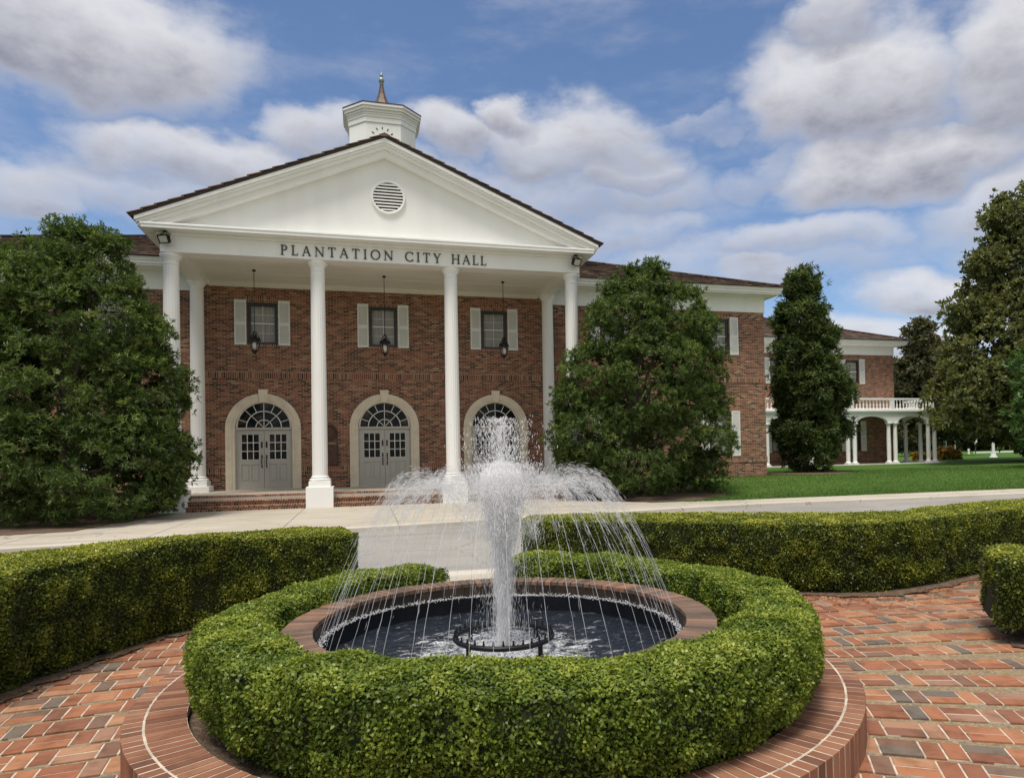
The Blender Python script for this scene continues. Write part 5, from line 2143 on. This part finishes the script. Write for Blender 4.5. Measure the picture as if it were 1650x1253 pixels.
tree('bronze_leaved_tree', 'smaller brownish tree just beyond the end of the annex', (52.5, 30, 0.45), L5, 380, 13, 0.42, 0.2, 8, 'oak2', 25, csize=0.8, trunk_r=0.25)
L6 = lobes_px([(1668, 600, 34), (1690, 640, 44), (1650, 668, 20, -.5), (1642, 612, 14, -.5), (1640, 690, 14, -.8), (1665, 690, 26)], 0)
tree('young_tree', 'bright green leafy branches reaching in at the right edge', (31.2, 0.0, 0.34), L6, 90, 7, 0.30, 0.10, 8, 'lime', 26, csize=0.42, trunk_r=0.1)
# trees along the far side of the lawn
far = []
for k in range(9):
    a = k * 2.4
    far.append((2.6 * math.cos(a) * (k > 0), 2.6 * math.sin(a) * (k > 0), 3.2 + (k % 4) * 1.7, 2.7, 2.7, 2.2))
far += [(0, 0, 9.3, 2.4, 2.4, 1.8), (2.5, -1, 2.2, 2.4, 2.4, 1.7), (-2.6, -1, 2.0, 2.3, 2.3, 1.7)]
FAR = 'trees along the far side of the lawn'
proto = tree('far_tree', 'dense dark green tree across the lawn behind the annex end', (0, 0, 0), far, 230, 12, 0.5, 0.26, 8, 'bgtree', 27, group=FAR, csize=0.85, trunk_r=0.35)
spots = [(1447, 58, 1.0, 0), (1492, 62, .95, 1), (1530, 70, 1.05, 2.2), (1560, 60, .9, 3.1), (1590, 72, 1.1, 4), (1622, 64, .95, 5), (1655, 70, 1.1, .6), (1690, 60, 1, 1.8), (1735, 66, 1.1, 2.7), (1510, 85, 1.25, 3.4), (1575, 90, 1.3, .3), (1640, 92, 1.3, 5.2), (1420, 80, 1.1, 4.6), (1790, 75, 1.2, 1.1)]
for i, (px, Y, s, rz) in enumerate(spots):
    o = proto if i == 0 else copy_tree(proto)
    c = at(px, 730, Y)
    o.location = (c[0], c[1], 0.3)
    o.rotation_euler = (0, 0, rz)
    o.scale = (s, s, s * .95)
    o['label'] = 'dense dark green tree in the line across the far lawn'
# trees behind the left wing
for i, (x, y, s) in enumerate([(-26, 14, 1.0), (-33, 6, 1.15), (-30, -2, 1.0)]):
    o = copy_tree(proto)
    o.location = (x, y, 0.3)
    o.rotation_euler = (0, 0, i * 1.9)
    o.scale = (s, s, s)
    o['label'] = 'dense dark tree off beyond the left wing of the hall'
    o['group'] = 'trees beyond the left wing'


def shrub(label, px, py, r, Y, m, seed, n=40):
    c = at(px, py, Y)
    s = ((c - CP) @ CF) / FPX
    g = float(ground_z(c[0], c[1]))
    rr = r * s
    return tree('low_shrub', label, (c[0], c[1], g), [(c[0], c[1], g + rr * .4, rr, rr * .7, rr * .55), (c[0] + rr * .6, c[1], g + rr * .25, rr * .7, rr * .6, rr * .4), (c[0] - rr * .7, c[1], g + rr * .25, rr * .6, rr * .6, rr * .4)],
                n, 10, 0.20, 0.10, 7, m, seed, group='orange shrubs by the annex end', csize=0.25, trunk_r=0.03, cat='shrub')


shrub('low orange yellow shrub seen between the last annex columns', 1484, 738, 11, 14.5, 'orange', 31)
shrub('wide orange yellow shrub just right of the last annex columns', 1524, 737, 19, 14.5, 'orange', 32, 70)

# ------------------------------------------------------------------ small things far off
c = at(1601, 739, 18.6)
lz = float(ground_z(c[0], c[1]))
t = thing('lamp_post', 'white lamp post with flared foot alone on the far lawn', 'lamp post', (c[0], c[1], lz))
MB().lathe([(0.30, -0.02), (0.28, 0.06), (0.20, 0.14), (0.17, 0.36), (0.11, 0.5), (0.10, 1.4), (0.08, 2.25)], n=14).build('post', 'white', t, smooth=True)
MB().lathe([(0.07, 2.24), (0.12, 2.28), (0.10, 2.34)], n=14).build('collar', 'white', t)
MB().lathe([(0.09, 2.34), (0.14, 2.42), (0.14, 2.52), (0.08, 2.60), (0.02, 2.64)], n=14).build('lamp_glass', 'lampglass', t, smooth=True)

c = at(1523, 731, 34)
gz = float(ground_z(c[0], c[1]))
t = thing('utility_cart', 'small white roofed cart parked far off beyond the orange shrub', 'cart', (c[0], c[1], gz), 0.3)
mb = MB()
mb.box(-1.1, -0.6, 0.32, 1.1, 0.6, 0.55)
mb.box(-0.5, -0.55, 0.55, 0.3, 0.55, 0.85)
mb.box(0.75, -0.58, 0.55, 1.15, 0.58, 0.95)
mb.build('body', 'frame', t, bevel=0.05)
mb = MB()
mb.box(-0.95, -0.65, 1.72, 1.0, 0.65, 1.82)
mb.build('roof', 'white', t, bevel=0.04)
for (x, y) in ((-0.85, -0.58), (-0.85, 0.58), (0.88, -0.58), (0.88, 0.58)):
    MB().tube([(x, y, 0.5), (x * .97, y, 1.74)], 0.04, 8).build('roof_support', 'white', t)
for (x, y) in ((-0.75, -0.55), (-0.75, 0.55), (0.78, -0.55), (0.78, 0.55)):
    mb = MB()
    n = 18
    vs = [(x + r * math.cos(2 * math.pi * k / n), y + dy, 0.24 + r * math.sin(2 * math.pi * k / n)) for (r, dy) in ((0.10, -0.09), (0.24, -0.08), (0.24, 0.08), (0.10, 0.09)) for k in range(n)]
    fs = [(j * n + k, j * n + (k + 1) % n, (j + 1) * n + (k + 1) % n, (j + 1) * n + k) for j in range(3) for k in range(n)] + [tuple(range(n)), tuple(3 * n + k for k in range(n))]
    mb.add(vs, fs).build('wheel', 'black', t)

c = at(1572, 731, 38)
gz = float(ground_z(c[0], c[1]))
t = thing('small_sign', 'small pale board on a post under the far trees', 'sign', (c[0], c[1], gz))
mb = MB()
mb.box(-0.04, -0.04, -0.05, 0.04, 0.04, 1.75)
mb.build('post', 'bark', t)
mb = MB()
mb.box(-0.2, -0.07, 1.1, 0.2, -0.041, 1.75)
mb.build('board', 'white', t, bevel=0.01)
c = at(1561, 732, 36)
gz = float(ground_z(c[0], c[1]))
t = tag(MB().lathe([(0.10, -0.05), (0.10, 0.45), (0.13, 0.47), (0.12, 0.53), (0.0, 0.58)], n=12).build('marker_post', 'white', loc=(c[0], c[1], gz)), 'short white marker post on the far lawn edge', 'post')
a_, b_ = at(1570, 732, 40), at(1800, 732, 46)
d = (b_ - a_)[:2]
ll = np.linalg.norm(d)
d /= ll
nn = np.array([-d[1], d[0]])
mb = MB()
k = 0.0
while k < ll:
    q = a_[:2] + d * (k + 1.45)
    mb.obox((q[0], q[1], 0.40), (*(d * 1.44), 0), (*(nn * 0.12), 0), (0, 0, 0.21))
    k += 2.9
wl = mb.build('low_wall', 'white2', bevel=0.02)
tag(wl, 'long low white wall at the far edge of the lawn', 'wall')

# grass blades on the nearer lawn
rs_ = np.random.RandomState(9)
n = 60000
x = rs_.uniform(8.5, 34, n)
y = -7.62 + 11 * rs_.rand(n) ** 1.6
ok = (y < 0.0) | (x > 16.3)
ok &= (np.hypot(x - 7.9, y + 5.0) > 2.5) & (np.hypot(x - 18.9, y - 1.6) > 2.0)
x, y = x[ok], y[ok]
n = len(x)
P = np.stack([x, y, ground_z(x, y) - 0.004], 1)
D = unit(np.stack([rs_.normal(0, .35, n), rs_.normal(0, .35, n), np.ones(n)], 1))
V, F = leaves(P, D, unit(rs_.normal(0, 1, (n, 3)) * [1, 1, .1]), rs_.uniform(.035, .08, n), rs_.uniform(.008, .016, n), 0.0)
tag(raw('grass', V, F, rs_.rand(n), 'grassblade'), 'short mown green grass blades on the lawn before the right wing', 'grass', kind='stuff')
